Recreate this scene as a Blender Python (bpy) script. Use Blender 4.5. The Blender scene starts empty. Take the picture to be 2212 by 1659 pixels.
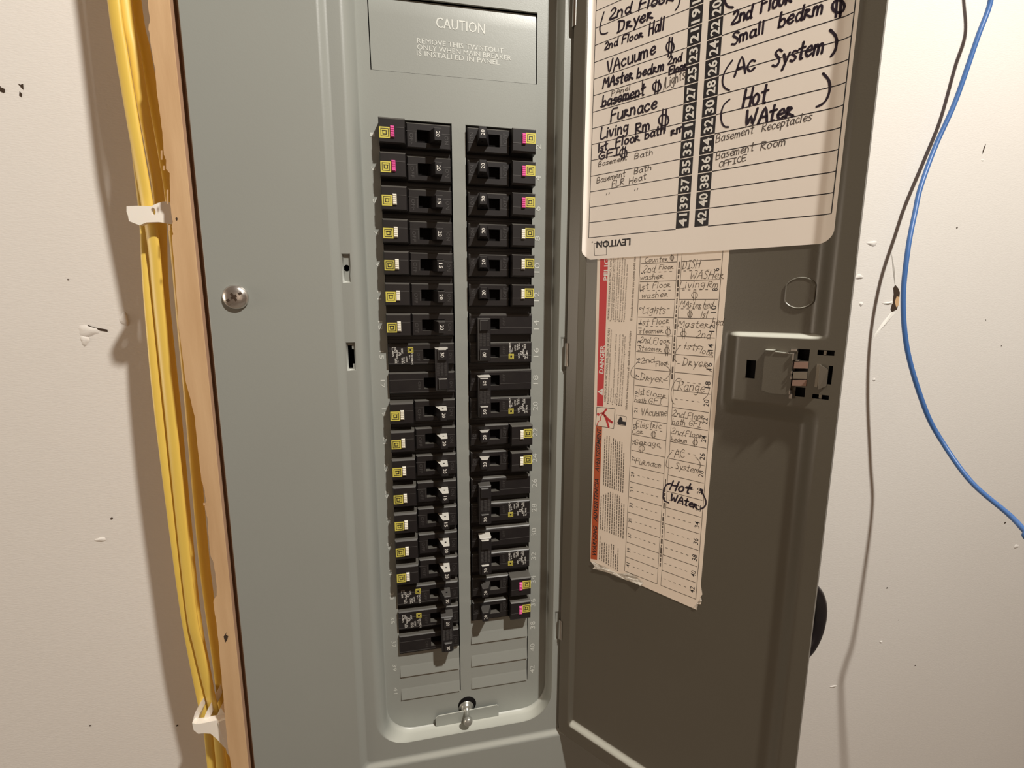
import bpy, bmesh, math, random
from mathutils import Vector, Matrix
from mathutils.geometry import tessellate_polygon
random.seed(7)
S = 0.0254          # everything below is measured in inches on the panel and scaled to metres
ZO = 68.0           # height of the first breaker row above the floor, inches
C = bpy.context.scene.collection

# ------------------------------------------------------------------ camera (solved from the breaker grid and the two labels)
W, H = 2212, 1659
F = 1012.71
CAM = Vector((-1.85737874, -16.5029901, -5.87180549))
ROT = Matrix(((0.97898191, -0.20391429, 0.00365783), (-0.02972138, -0.1603886, -0.98660637), (0.20176981, 0.96576108, -0.16307815)))   # rows: camera right, down, forward in panel axes
cam = bpy.data.cameras.new('camera'); camo = bpy.data.objects.new('camera', cam); C.objects.link(camo)
cam.sensor_width = 36; cam.sensor_fit = 'HORIZONTAL'; cam.lens = 36*F/W; cam.clip_start = 0.01
M = Matrix((ROT[0], -ROT[1], -ROT[2])).transposed().to_4x4()
M.translation = Vector((CAM.x*S, CAM.y*S, (CAM.z+ZO)*S)); camo.matrix_world = M
bpy.context.scene.camera = camo
sc = bpy.context.scene
sc.view_settings.view_transform = 'Standard'; sc.view_settings.look = 'None'; sc.view_settings.gamma = 1
sc.view_settings.use_curve_mapping = False; sc.view_settings.exposure = 0.0
# ------------------------------------------------------------------ light
wd = bpy.data.worlds.new('world'); sc.world = wd; wd.use_nodes = True
bg = wd.node_tree.nodes['Background']; bg.inputs[0].default_value = (0.200, 0.118, 0.066, 1); bg.inputs[1].default_value = 0.5
def W3(x, y, z): return Vector((x*S, y*S, (z+ZO)*S))
def light(name, kind, loc, power, col, size, target=None):
    l = bpy.data.lights.new(name, kind); o = bpy.data.objects.new(name, l); C.objects.link(o)
    l.energy = power; l.color = col; o.location = W3(*loc)
    if kind == 'AREA':
        l.size = size*S; o.rotation_euler = (W3(*target)-W3(*loc)).to_track_quat('-Z', 'Y').to_euler()
    else: l.shadow_soft_size = size*S
    return o
light('ceiling_bulb', 'POINT', (19, -36, 42.5), 130, (1, .96, .885), 1.2)
light('front_fill', 'AREA', (0, -85, 0), 2.2, (1, .78, .60), 40, (0, 0, -8))  # unseen soft fill, added for light bounced around the room
light('side_fill', 'AREA', (-82, -13, -6), 13.5, (1, .86, .70), 34, (6, -3, -8))  # unseen fill added to brighten the door and its label

# ------------------------------------------------------------------ helpers
def ray(x, y):
    return (ROT.transposed() @ Vector(((x-W/2)/F, (y-H/2)/F, 1.0)))
def at(x, y, Y):                     # the point of the picture on the plane Y (inches)
    d = ray(x, y); return CAM + d*((Y-CAM.y)/d.y)
HX, HY, ANG = 3.66786074, -0.3, 0.90204263
DV = Vector((math.cos(ANG), -math.sin(ANG), 0)); DN = Vector((-math.sin(ANG), -math.cos(ANG), 0)); D0 = Vector((HX, HY, 0))
KF = (16.503-.75)/(16.503-.3)          # the hinge plane stands 0.75 in proud of the deck
def K(p): return CAM + (Vector(p)-CAM)*KF
def dw(u, v, h=0): return K(D0 + DV*u + DN*h + Vector((0, 0, v)))
def duv(x, y):
    d = ray(x, y); t = (D0-CAM).dot(DN)/d.dot(DN); P = CAM+d*t; return ((P-D0).dot(DV), P.z)
def srgb(r, g, b):
    f = lambda c: c/12.92 if c <= .04045 else ((c+.055)/1.055)**2.4
    return (f(r/255), f(g/255), f(b/255), 1)
def mat(name, col, rough=.5, spec=.5, metal=0, noise=None, bump=None, dust_light=0, dust_light_col=(.42,.38,.33,1), coat=0):
    m = bpy.data.materials.new(name); m.use_nodes = True; nt = m.node_tree; b = nt.nodes['Principled BSDF']
    b.inputs['Base Color'].default_value = col if len(col) == 4 else (*col, 1)
    b.inputs['Roughness'].default_value = rough; b.inputs['Specular IOR Level'].default_value = spec
    b.inputs['Metallic'].default_value = metal; b.inputs['Coat Weight'].default_value = coat
    tc = nt.nodes.new('ShaderNodeTexCoord'); src = tc.outputs['Object']
    last = None
    if noise:                         # (scale vec, amount, second colour)
        mp = nt.nodes.new('ShaderNodeMapping'); mp.inputs['Scale'].default_value = noise[0]; nt.links.new(src, mp.inputs[0])
        n = nt.nodes.new('ShaderNodeTexNoise'); n.inputs['Scale'].default_value = 1; n.inputs['Detail'].default_value = 5
        nt.links.new(mp.outputs[0], n.inputs['Vector'])
        r = nt.nodes.new('ShaderNodeValToRGB'); r.color_ramp.elements[0].position = .35; r.color_ramp.elements[1].position = .68
        nt.links.new(n.outputs[0], r.inputs[0])
        mx = nt.nodes.new('ShaderNodeMix'); mx.data_type = 'RGBA'
        ml = nt.nodes.new('ShaderNodeMath'); ml.operation = 'MULTIPLY'; ml.inputs[1].default_value = noise[1]
        nt.links.new(r.outputs[0], ml.inputs[0]); nt.links.new(ml.outputs[0], mx.inputs[0])
        mx.inputs[6].default_value = b.inputs['Base Color'].default_value; mx.inputs[7].default_value = noise[2]
        nt.links.new(mx.outputs[2], b.inputs['Base Color']); last = mx.outputs[2]
    if dust_light:  # pales upward faces: dusty tops, plus overhead light painted into the colour
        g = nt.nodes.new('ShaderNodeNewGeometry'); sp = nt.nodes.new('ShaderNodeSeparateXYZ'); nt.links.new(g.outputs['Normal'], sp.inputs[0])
        mr = nt.nodes.new('ShaderNodeMapRange'); mr.inputs[1].default_value = .35; mr.inputs[2].default_value = .95; mr.inputs[4].default_value = dust_light
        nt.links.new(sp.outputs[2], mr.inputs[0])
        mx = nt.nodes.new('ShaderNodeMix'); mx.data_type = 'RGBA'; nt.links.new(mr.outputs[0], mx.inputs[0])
        mx.inputs[6].default_value = b.inputs['Base Color'].default_value; mx.inputs[7].default_value = dust_light_col
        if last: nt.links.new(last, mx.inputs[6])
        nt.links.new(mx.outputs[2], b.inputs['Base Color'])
    if bump:                          # (scale vec, strength, distance)
        mp = nt.nodes.new('ShaderNodeMapping'); mp.inputs['Scale'].default_value = bump[0]; nt.links.new(src, mp.inputs[0])
        n = nt.nodes.new('ShaderNodeTexNoise'); n.inputs['Scale'].default_value = 1; n.inputs['Detail'].default_value = 4
        nt.links.new(mp.outputs[0], n.inputs['Vector'])
        bp = nt.nodes.new('ShaderNodeBump'); bp.inputs['Strength'].default_value = bump[1]; bp.inputs['Distance'].default_value = bump[2]
        nt.links.new(n.outputs[0], bp.inputs['Height']); nt.links.new(bp.outputs[0], b.inputs['Normal'])
    return m
PAINT = mat('grey_paint', (.312, .322, .294), .38, .5, dust_light=.8, dust_light_col=(.64, .64, .57, 1), noise=((9, 9, 9), .35, (.288, .294, .270, 1)), bump=((900, 900, 900), .10, .0004))  # ledges dusty; the pale tone also paints overhead light on upward steps
DOORP = mat('door_shaded_paint', (.110, .097, .074), .36, .5, dust_light=.95, dust_light_col=(.66, .66, .58, 1), noise=((7, 7, 7), .4, (.095, .083, .062, 1)), bump=((900, 900, 900), .10, .0004))  # cover paint darkened as painted shade; upward ridges carry a painted highlight
BLACK = mat('black_plastic', (.013, .011, .012), .40, .4, noise=((60, 60, 60), .6, (.022, .019, .018, 1)), dust_light=.35, dust_light_col=(.30, .28, .24, 1))
PIT = mat('dark_inside', (.006, .005, .005), .8, .1)
HANDLE = mat('handle_plastic', (.016, .014, .015), .42, .4, dust_light=.25, dust_light_col=(.30, .28, .25, 1)); HANDLEW = mat('handle_plastic_pale_top', (.016, .014, .015), .42, .4, dust_light=1.0, dust_light_col=(.62, .59, .53, 1))  # second copy has paler upward faces, used on chosen rows
EMB = mat('plastic_edge_light', (.060, .055, .053), .5)  # same plastic made paler: painted light on moulded letters and step edges
YEL = mat('yellow_label', (.64, .56, .10), .45); PINK = mat('pink_button', (.78, .10, .36), .45); WHT = mat('white_button', (.84, .80, .68), .4)
INKW = mat('white_print', (.85, .82, .76), .6); INKB = mat('black_print', (.012, .009, .012), .55)
INKM = mat('marker_ink', (.020, .010, .022), .45); INKG = mat('pencil_ink', (.11, .09, .08), .6); INKP = mat('pen_ink', (.10, .075, .055), .6)
PAPER = mat('label_paper', (.93, .85, .77), .42, .4, noise=((35, 35, 35), .35, (.90, .82, .73, 1)))
PAPER2 = mat('old_label_paper', (.90, .78, .66), .5, .4, noise=((45, 45, 45), .45, (.84, .71, .58, 1)))
TORN = mat('torn_paper', (.80, .75, .66), .5, .5, noise=((400, 400, 400), .8, (.45, .40, .34, 1)), bump=((300, 300, 300), .8, .001))
RED = mat('red_print', (.60, .020, .025), .5); ORNG = mat('orange_print', (.50, .085, .020), .5)
STEEL = mat('zinc_steel', (.62, .59, .55), .28, .5, 1, noise=((150, 150, 40), .5, (.42, .38, .35, 1)), bump=((500, 500, 120), .3, .0004))
DSTEEL = mat('dull_spring_steel', (.30, .27, .22), .38, .5, .8); COPPER = mat('coppery_latch_finger', (.34, .225, .18), .35, .5, .6)  # latch fingers are a coppery metal
WALLM = mat('painted_drywall', (.80, .765, .72), .65, .3, noise=((3, 3, 3), .5, (.76, .72, .67, 1)), bump=((260, 260, 900), .16, .0012))
WOOD = mat('pale_wood', (.66, .44, .245), .7, .2, noise=((90, 90, 9), .55, (.50, .30, .15, 1)), bump=((250, 250, 40), .3, .0008))
WOODS = mat('wood_edge_side', (.62, .38, .24), .75, .2, noise=((90, 90, 9), .5, (.5, .28, .17, 1)))
CABY = mat('yellow_cable_jacket', (.84, .60, .12), .38, .5, noise=((120, 120, 12), .35, (.74, .47, .07, 1)))
CABB = mat('blue_cable_jacket', (.055, .150, .400), .4, .5, noise=((80, 80, 20), .4, (.08, .20, .50, 1)))
NYLON = mat('white_nylon', (.92, .87, .79), .35, .5); NYLON.node_tree.nodes['Principled BSDF'].inputs['Subsurface Weight'].default_value = .15
NYLON.node_tree.nodes['Principled BSDF'].inputs['Subsurface Radius'].default_value = (.004, .003, .002)
RUBBER = mat('black_cable_jacket', (.012, .010, .012), .3, .5)
CHIP = mat('bare_gypsum', (.85, .82, .76), .8); HOLE = mat('hole_dark', (.06, .04, .028), .9, .1); FLOORM = mat('concrete_floor', (.32, .28, .24), .8, .3, noise=((4, 4, 4), .6, (.25, .22, .19, 1)))

class MB:                              # collects verts (inches) and faces, with a material slot per face
    def __init__(s): s.v = []; s.f = []; s.m = []; s.sm = []
    def add(s, vs, fs, m=0, smooth=False):
        k = len(s.v); s.v += [tuple(p) for p in vs]
        for f in fs: s.f.append(tuple(i+k for i in f)); s.m.append(m); s.sm.append(smooth)
    def box(s, x0, x1, y0, y1, z0, z1, m=0, ch=0):
        # front face at y0 (smaller y), chamfered by ch
        if ch:
            a = [(x0,y1,z0),(x1,y1,z0),(x1,y1,z1),(x0,y1,z1),(x0,y0+ch,z0),(x1,y0+ch,z0),(x1,y0+ch,z1),(x0,y0+ch,z1),
                 (x0+ch,y0,z0+ch),(x1-ch,y0,z0+ch),(x1-ch,y0,z1-ch),(x0+ch,y0,z1-ch)]
            fs = [(3,2,1,0)]
            for k in (0, 4):
                for i in range(4): fs.append((k+i, k+(i+1)%4, k+4+(i+1)%4, k+4+i))
            fs.append((8,9,10,11)); s.add(a, fs, m)
        else:
            a = [(x0,y1,z0),(x1,y1,z0),(x1,y1,z1),(x0,y1,z1),(x0,y0,z0),(x1,y0,z0),(x1,y0,z1),(x0,y0,z1)]
            s.add(a, [(3,2,1,0),(0,1,5,4),(1,2,6,5),(2,3,7,6),(3,0,4,7),(4,5,6,7)], m)
    def prism(s, poly, y0, y1, m=0, holes=(), hm=None):      # poly in (x, z), counter-clockwise seen from the camera
        loops = [[Vector((x, z, 0)) for x, z in poly]]+[[Vector((x, z, 0)) for x, z in h] for h in holes]
        flat = [p for l in loops for p in l]; n = len(flat)
        tri = tessellate_polygon(loops)
        vs = [(p.x, y0, p.y) for p in flat]+[(p.x, y1, p.y) for p in flat]
        fs = []
        for t in tri:
            a, b, c = (flat[i] for i in t)
            if (b-a).cross(c-a).z < 0: t = (t[0], t[2], t[1])
            fs.append(tuple(t)); fs.append(tuple(reversed([i+n for i in t])))
        s.add(vs, fs, m)
        k = 0
        for li, l in enumerate(loops):
            L = len(l); fs2 = []
            for i in range(L):
                a, b = k+i, k+(i+1)%L; fs2.append((a, a+n, b+n, b))
            s.add(vs, fs2, m if (li == 0 or hm is None) else hm); k += L
    def ring(s, P, Q, m=0, smooth=True):
        n = len(P); s.add(list(P)+list(Q), [(i, (i+1)%n, n+(i+1)%n, n+i) for i in range(n)], m, smooth)
    def tube(s, pts, ra, rb=None, n=12, m=0, flat=Vector((1, 0, 0)), cap=True):
        rb = rb or ra; pts = [Vector(p) for p in pts]; rings = []
        for i, p in enumerate(pts):
            t = (pts[min(i+1, len(pts)-1)]-pts[max(i-1, 0)]).normalized()
            a = (flat-t*flat.dot(t)).normalized(); b = t.cross(a)
            rings.append([p+a*math.cos(2*math.pi*k/n)*ra+b*math.sin(2*math.pi*k/n)*rb for k in range(n)])
        vs = [p for r in rings for p in r]; fs = []
        for i in range(len(rings)-1):
            for k in range(n): fs.append((i*n+k, i*n+(k+1)%n, (i+1)*n+(k+1)%n, (i+1)*n+k))
        if cap: fs.append(tuple(range(n-1, -1, -1))); fs.append(tuple((len(rings)-1)*n+k for k in range(n)))
        s.add(vs, fs, m, True)
    def lathe(s, c, axis, prof, n=24, m=0):                   # prof: (distance along axis, radius)
        axis = Vector(axis).normalized(); a = axis.orthogonal().normalized(); b = axis.cross(a); c = Vector(c)
        vs = []; fs = []
        for d, r in prof:
            for k in range(n): vs.append(c+axis*d+(a*math.cos(2*math.pi*k/n)+b*math.sin(2*math.pi*k/n))*r)
        for i in range(len(prof)-1):
            for k in range(n): fs.append((i*n+k, i*n+(k+1)%n, (i+1)*n+(k+1)%n, (i+1)*n+k))
        fs.append(tuple((len(prof)-1)*n+k for k in range(n))); fs.append(tuple(range(n-1, -1, -1)))
        s.add(vs, fs, m, True)
    def mesh(s, name, mats, base=(0, 0, 0)):
        me = bpy.data.meshes.new(name); b = Vector(base)
        me.from_pydata([tuple((Vector(p)-b)*S) for p in s.v], [], s.f)
        for m in mats: me.materials.append(m)
        me.polygons.foreach_set('material_index', s.m); me.polygons.foreach_set('use_smooth', s.sm); me.update()
        return me
def link(name, me, parent=None, loc=None, **kw):
    o = bpy.data.objects.new(name, me); C.objects.link(o)
    if parent: o.parent = parent
    if loc is not None: o.location = loc
    for k, v in kw.items(): o[k] = v
    return o
def thing(name, label, cat, base, group=None):
    o = bpy.data.objects.new(name, None); C.objects.link(o); o.location = W3(*base); o.empty_display_size = .02
    o['label'] = label; o['category'] = cat; o['kind'] = 'thing'; o['base'] = list(base)
    if group: o['group'] = group
    return o
def part(name, mb, mats, root, parent=None, weld=False, **kw):     # mesh built in world inches, stored relative to the thing's base
    me = mb.mesh(name, mats if isinstance(mats, (list, tuple)) else [mats], tuple(root['base']))
    if weld:
        bm = bmesh.new(); bm.from_mesh(me); bmesh.ops.remove_doubles(bm, verts=bm.verts, dist=1e-6)
        bmesh.ops.recalc_face_normals(bm, faces=bm.faces); bm.to_mesh(me); bm.free()
    return link(name, me, parent or root, **kw)
def sstep(t): t = max(0, min(1, t)); return t*t*(3-2*t)
def smooth_path(pts, k=6):
    pts = [Vector(p) for p in pts]; out = []
    P = [pts[0]*2-pts[1]]+pts+[pts[-1]*2-pts[-2]]
    for i in range(1, len(P)-2):
        a, b, c, d = P[i-1], P[i], P[i+1], P[i+2]
        for j in range(k):
            t = j/k; out.append(.5*((2*b)+(c-a)*t+(2*a-5*b+4*c-d)*t*t+(3*b-a-3*c+d)*t**3))
    out.append(pts[-1]); return out

# printed lettering: outlines of the built-in font, cached per string
_tc = {}
def glyphs(txt, bold=0.0):
    if (txt, bold) in _tc: return _tc[(txt, bold)]
    cu = bpy.data.curves.new('t', 'FONT'); cu.body = txt; cu.size = 1; cu.offset = bold; cu.resolution_u = 2; cu.fill_mode = 'FRONT'
    ob = bpy.data.objects.new('t', cu); C.objects.link(ob); dg = bpy.context.evaluated_depsgraph_get()
    me = ob.evaluated_get(dg).to_mesh(); vs = [(v.co.x, v.co.y) for v in me.vertices]; fs = [tuple(p.vertices) for p in me.polygons]
    ob.evaluated_get(dg).to_mesh_clear(); bpy.data.objects.remove(ob); bpy.data.curves.remove(cu)
    x0 = min(v[0] for v in vs); x1 = max(v[0] for v in vs); y0 = 0; h = max(v[1] for v in vs)
    vs = [(x-x0, y) for x, y in vs]; _tc[(txt, bold)] = (vs, fs, x1-x0, h); return _tc[(txt, bold)]
def write(mb, txt, org, dx, up, f3, height=None, length=None, m=0, bold=0, shear=0, center=False):
    vs, fs, L, hh = glyphs(txt, bold); sy = (height or 1)/hh; sx = (length/L) if length else sy
    o = -L*sx/2 if center else 0; oy = -height/2 if center else 0
    out = []
    for x, y in vs:
        a = x*sx+y*sy*shear+o; b = y*sy+oy; out.append(f3(org[0]+dx[0]*a+up[0]*b, org[1]+dx[1]*a+up[1]*b))
    mb.add(out, fs, m)
# handwriting: single-stroke letters drawn as ribbons
HW = {
'A':'.6;0 0 .3 1 .6 0;.1 .4 .5 .4','B':'.55;0 0 .02 1 .4 .9 .35 .55 .05 .52 .45 .4 .4 .05 0 0','C':'.6;.5 .85 .3 1 .05 .7 .05 .3 .3 0 .55 .15',
'D':'.6;.05 0 .05 1;-.05 1 .4 .85 .5 .5 .4 .1 -.05 0','E':'.55;.5 1 0 1 0 0 .5 0;0 .5 .4 .5','F':'.5;0 0 .03 1 .5 1.05;0 .55 .4 .58','G':'.6;.5 .85 .3 1 .05 .7 .05 .3 .3 0 .5 .2 .5 .45 .25 .45',
'H':'.6;0 0 .03 1;.5 0 .53 1;0 .5 .55 .5','I':'.4;.2 0 .2 1;0 1 .4 1;0 0 .4 0','L':'.5;0 1 0 0 .5 .05','M':'.75;0 0 .1 1 .35 .4 .6 1 .7 0','O':'.6;.3 1 .05 .75 .05 .25 .3 0 .55 .25 .55 .75 .3 1',
'P':'.5;0 0 0 1;0 1 .4 .9 .4 .55 0 .5','R':'.55;0 0 0 1;0 1 .4 .9 .38 .6 .02 .5 .5 0','S':'.55;.5 .85 .25 1 .05 .8 .45 .35 .3 0 0 .1','V':'.55;0 1 .25 0 .5 1.05','W':'.8;0 1 .15 0 .35 .6 .55 0 .7 1',
'T':'.5;.25 0 .25 1;0 1 .5 1','N':'.6;0 0 0 1 .5 0 .5 1','a':'.5;.42 .5 .2 .6 0 .3 .15 0 .38 .2 .42 .55;.42 .55 .42 .1 .5 0','b':'.5;0 1.05 0 0;0 .05 .3 .0 .42 .3 .25 .55 .02 .4','c':'.45;.4 .5 .2 .6 0 .3 .2 0 .42 .12',
'd':'.52;.4 .45 .15 .6 0 .3 .15 0 .4 .2;.42 1 .4 .1 .48 0','e':'.45;.02 .3 .4 .35 .3 .6 .1 .5 0 .25 .2 0 .42 .12','g':'.5;.4 .5 .15 .6 0 .35 .15 .1 .38 .3;.4 .58 .38 -.2 .2 -.35 0 -.25','h':'.45;0 1 0 0;0 .4 .2 .6 .35 .4 .37 0',
'i':'.2;.05 .6 .05 0;.05 .8 .06 .86','l':'.2;.05 1 .05 0','m':'.66;0 .6 0 0;0 .4 .15 .6 .27 .4 .28 0;.28 .4 .42 .6 .55 .4 .57 0','n':'.46;0 .6 0 0;0 .4 .2 .6 .36 .4 .38 0','o':'.46;.2 .6 .02 .45 .02 .15 .2 0 .38 .15 .38 .45 .2 .6',
'p':'.46;0 .6 0 -.35;0 .5 .2 .6 .4 .35 .2 .05 0 .15','r':'.46;0 0 .02 .6;0 .6 .28 .52 .05 .3 .45 .02','s':'.42;.38 .55 .15 .6 .05 .45 .35 .2 .2 0 0 .08','t':'.42;.2 .98 .2 .05 .33 0;0 .62 .4 .66','u':'.48;0 .6 .02 .1 .2 0 .38 .2 .4 .6;.4 .6 .42 0',
'v':'.42;0 .6 .2 0 .4 .6','w':'.6;0 .6 .12 0 .28 .5 .42 0 .55 .6','y':'.46;0 .6 .2 .1;.42 .6 .08 -.38','f':'.42;.4 .95 .2 1 .12 .8 .12 0;-.02 .55 .32 .57','k':'.45;0 1 0 0;.38 .6 .02 .25 .4 0','1':'.2;.05 1 .05 0','2':'.55;.05 .8 .25 1 .42 .8 .35 .5 0 0 .55 .03','/':'.3;0 -.1 .3 1.05',
'"':'.3;.05 1 .03 .7;.22 1 .2 .7','-':'.4;0 .4 .35 .4','@':'.6;.3 .78 .08 .65 .05 .4 .3 .2 .55 .4 .52 .65 .3 .78;.22 1.15 .2 -.2;.42 1.15 .4 -.2',' ':'.35'}
def ribbon(mb, pts, w, f3, m=0, sm=3):
    pts = [Vector((p[0], p[1], 0)) for p in pts]
    if len(pts) > 2: pts = smooth_path(pts, sm)
    vs = []
    for i, p in enumerate(pts):
        t = (pts[min(i+1, len(pts)-1)]-pts[max(i-1, 0)]); t = t.normalized() if t.length > 1e-9 else Vector((1, 0, 0)); n = Vector((-t.y, t.x, 0))
        ww = w*random.uniform(.42, .56)
        vs += [f3(p.x+n.x*ww, p.y+n.y*ww), f3(p.x-n.x*ww, p.y-n.y*ww)]
    mb.add(vs, [(2*i, 2*i+1, 2*i+3, 2*i+2) for i in range(len(pts)-1)], m)
    for p in (pts[0], pts[-1]):
        mb.add([f3(p.x+math.cos(k*math.pi/4)*w*.5, p.y+math.sin(k*math.pi/4)*w*.5) for k in range(8)], [tuple(range(8))], m)
def hand(mb, txt, p0, p1, height, w, f3, m=0, slant=.15):
    """txt written along the baseline p0 -> p1, letters 'height' high"""
    p0 = Vector((*p0, 0)); p1 = Vector((*p1, 0)); d = p1-p0; L = d.length; d /= L; n = Vector((-d.y, d.x, 0))
    tot = 0; g = []
    for ch in txt:
        s = HW[ch].split(';'); adv = float(s[0]); g.append((tot, s[1:])); tot += adv+.12
    tot -= .12; sx = L/tot
    for x0, strokes in g:
        jy = random.uniform(-.04, .04); jx = random.uniform(-.03, .03)
        for st in strokes:
            c = [float(q) for q in st.split()]; pts = []
            for i in range(0, len(c), 2):
                a = (x0+c[i]+jx)*sx+slant*c[i+1]*height; b = (c[i+1]+jy)*height; q = p0+d*a+n*b; pts.append((q.x, q.y))
            ribbon(mb, pts, w, f3, m)

# ------------------------------------------------------------------ room shell
YW = 3.6                                # the drywall stands this far behind the deck of the panel
mb = MB(); mb.box(-90, 110, YW, YW+.6, -ZO, 40)
mb2 = MB()
wall = link('wall_back', mb.mesh('wall_back', [WALLM], (0, 0, -ZO)), None, W3(0, 0, -ZO), kind='structure'); wall['base'] = [0, 0, -ZO]
mb = MB(); mb.box(-90, 110, -90, YW, -ZO-2, -ZO)
fl = link('floor', mb.mesh('floor', [FLOORM], (0, 0, -ZO)), None, W3(0, 0, -ZO), kind='structure')
def blot(px, py, rx, ry, m, name='nail_hole', n=9, lift=.012, jag=.3, rot=0):
    P = at(px, py, YW); mb = MB(); vs = []
    for k in range(n):
        a = 2*math.pi*k/n; r = 1+random.uniform(-jag, jag); x = math.cos(a)*rx*r; z = math.sin(a)*ry*r
        vs.append((P.x+x*math.cos(rot)-z*math.sin(rot), YW-lift, P.z+x*math.sin(rot)+z*math.cos(rot)))
    vs.append((P.x, YW-lift-.01, P.z)); mb.add(vs, [(k, (k+1)%n, n) for k in range(n)], 0)
    o = link(name, mb.mesh(name, [m], (0, 0, -ZO)), wall); return o
for x, y, r in ((2067, 492, .06), (2129, 691, .03), (2163, 747, .035), (1916, 1270, .06), (2171, 1129, .07), (1941, 1339, .03), (1977, 1437, .05), (148, 604, .03), (241, 1120, .05), (383, 1567, .05), (5, 195, .08), (195, 1567, .05)):
    blot(x, y, r, r*.8, HOLE)
blot(2125, 322, .035, .22, HOLE, 'wall_scrape', rot=-.25, n=10); blot(2122, 346, .09, .05, CHIP, 'wall_scrape', lift=.02)
# cracked hole in the paint right of the door
mb = MB()
g1 = [(1934,615),(1940,622),(1944,632),(1942,650),(1938,668),(1927,674),(1924,668),(1929,650),(1931,635),(1930,622)]
mb.add([at(x, y, YW-.015) for x, y in g1], [tuple(range(len(g1)))], 0)
g2 = [(1937,640),(1943,642),(1941,660),(1936,664),(1933,652)]; mb.add([at(x, y, YW-.03) for x, y in g2], [tuple(range(5))], 1)
for poly in ([(1928,671),(1934,676),(1915,700),(1893,722),(1885,733),(1888,724),(1905,698)],[(1933,614),(1935,610),(1931,580),(1926,545),(1929,585)],[(1906,655),(1929,650),(1929,656),(1912,658)]):
    c = Vector((0,0,0)); pts = [at(x, y, YW-.01) for x, y in poly]
    for p in pts: c += p
    c /= len(pts); c.y -= .07; mb.add(pts+[c], [(i, (i+1)%len(pts), len(pts)) for i in range(len(pts))], 2)
link('wall_crack', mb.mesh('wall_crack', [HOLE, WOOD, CHIP], (0, 0, -ZO)), wall)
# shallow blisters in the paint
for x, y, rx, rz in ((1884,526,.32,.13),(1856,598,.25,.12),(1860,657,.12,.1),(1888,820,.08,.08),(190,715,.33,.22),(183,735,.14,.2),(1903,1386,.1,.07),(1800,1482,.25,.04),(218,1165,.2,.08),(268,690,.14,.25),(2195,1180,.2,.12)):
    P = at(x, y, YW); m_ = MB(); n = 14; vs = []
    for rr, hh in ((1, 0), (.75, .03), (.4, .05)):
        for k in range(n):
            a = 2*math.pi*k/n; q = 1+.2*math.sin(3*a+x); vs.append((P.x+math.cos(a)*rx*rr*q, YW-.002-hh, P.z+math.sin(a)*rz*rr*q))
    vs.append((P.x, YW-.055, P.z)); fs = [(i*n+k, i*n+(k+1)%n, (i+1)*n+(k+1)%n, (i+1)*n+k) for i in range(2) for k in range(n)]+[(2*n+k, 2*n+(k+1)%n, 3*n) for k in range(n)]
    m_.add(vs, fs, 0, True); link('paint_blister', m_.mesh('paint_blister', [WALLM], (0, 0, -ZO)), wall)
mb = MB()
for poly in ([(38,180),(44,183),(50,181),(51,194),(45,188)],[(42,197),(48,203),(47,210),(41,206)],[(0,185),(6,192),(9,201),(0,197)],[(190,702),(203,707),(232,712),(233,717),(210,713),(198,709),(187,707)],[(172,712),(178,710),(176,720)]):
    pts = [at(x, y, YW-.012) for x, y in poly]; mb.add(pts, [tuple(range(len(pts)))], 0)
link('wall_nick', mb.mesh('wall_nick', [HOLE], (0, 0, -ZO)), wall)

# ------------------------------------------------------------------ the electrical panel
BASE = (-.22, 0, -29)
panel = thing('electrical_panel', 'grey steel electrical panel with its door swung open to the right, beside the wood strip', 'electrical panel', BASE)
def rr(x0, x1, z0, z1, r, y, n=8):
    out = []
    for cx, cz, a0 in ((x1-r, z0+r, -90), (x1-r, z1-r, 0), (x0+r, z1-r, 90), (x0+r, z0+r, 180)):
        for k in range(n+1):
            a = math.radians(a0+90*k/n); out.append(Vector((cx+r*math.cos(a), y, cz+r*math.sin(a))))
    return out
def lerp_ring(A, B, n, f):
    return [[Vector((a.x+(b.x-a.x)*t, a.y+(b.y-a.y)*f(t), a.z+(b.z-a.z)*t)) for a, b in zip(A, B)] for t in [i/n for i in range(n+1)]]
TOP = 13
cov = MB()
o0 = rr(-7.97, 7.5, -29, 16, .1, -.05); o1 = rr(-7.97, 7.5, -29, 16, .1, -.42); o2 = rr(-7.94, 7.47, -28.97, 15.97, .1, -.45)
r1 = rr(-4.36, 3.90, -23.46, TOP+.25, .22, -.45); r3 = rr(-4.08, 3.72, -23.18, TOP, .14, -.30)
r4 = rr(-3.74, 3.24, -22.62, TOP-.4, 1.20, -.30); r5 = rr(-3.30, 3.035, -22.28, TOP-.8, 1.02, 0)
kk = lambda L: [K(p) for p in L]
o0 = [p+Vector((0, .3, 0)) for p in kk(o1)]; o1, o2, r1, r3, r4 = (kk(L) for L in (o1, o2, r1, r3, r4))
cov.ring(o0, o1); cov.ring(o1, o2)
def flatfill(mb, outer, holes, m=0):
    loops = [[Vector((p.x, p.z, 0)) for p in l] for l in [outer]+holes]; allp = [p for l in [outer]+holes for p in l]; fl_ = [p for l in loops for p in l]
    fs = []
    for t in tessellate_polygon(loops):
        a, b, c = (fl_[i] for i in t); fs.append(t if (b-a).cross(c-a).z > 0 else (t[0], t[2], t[1]))
    mb.add(allp, [tuple(f) for f in fs], m)
flatfill(cov, o2, [list(reversed(r1))])
st = lerp_ring(r1, r3, 6, sstep)
for a, b in zip(st, st[1:]): cov.ring(a, b)
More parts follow.
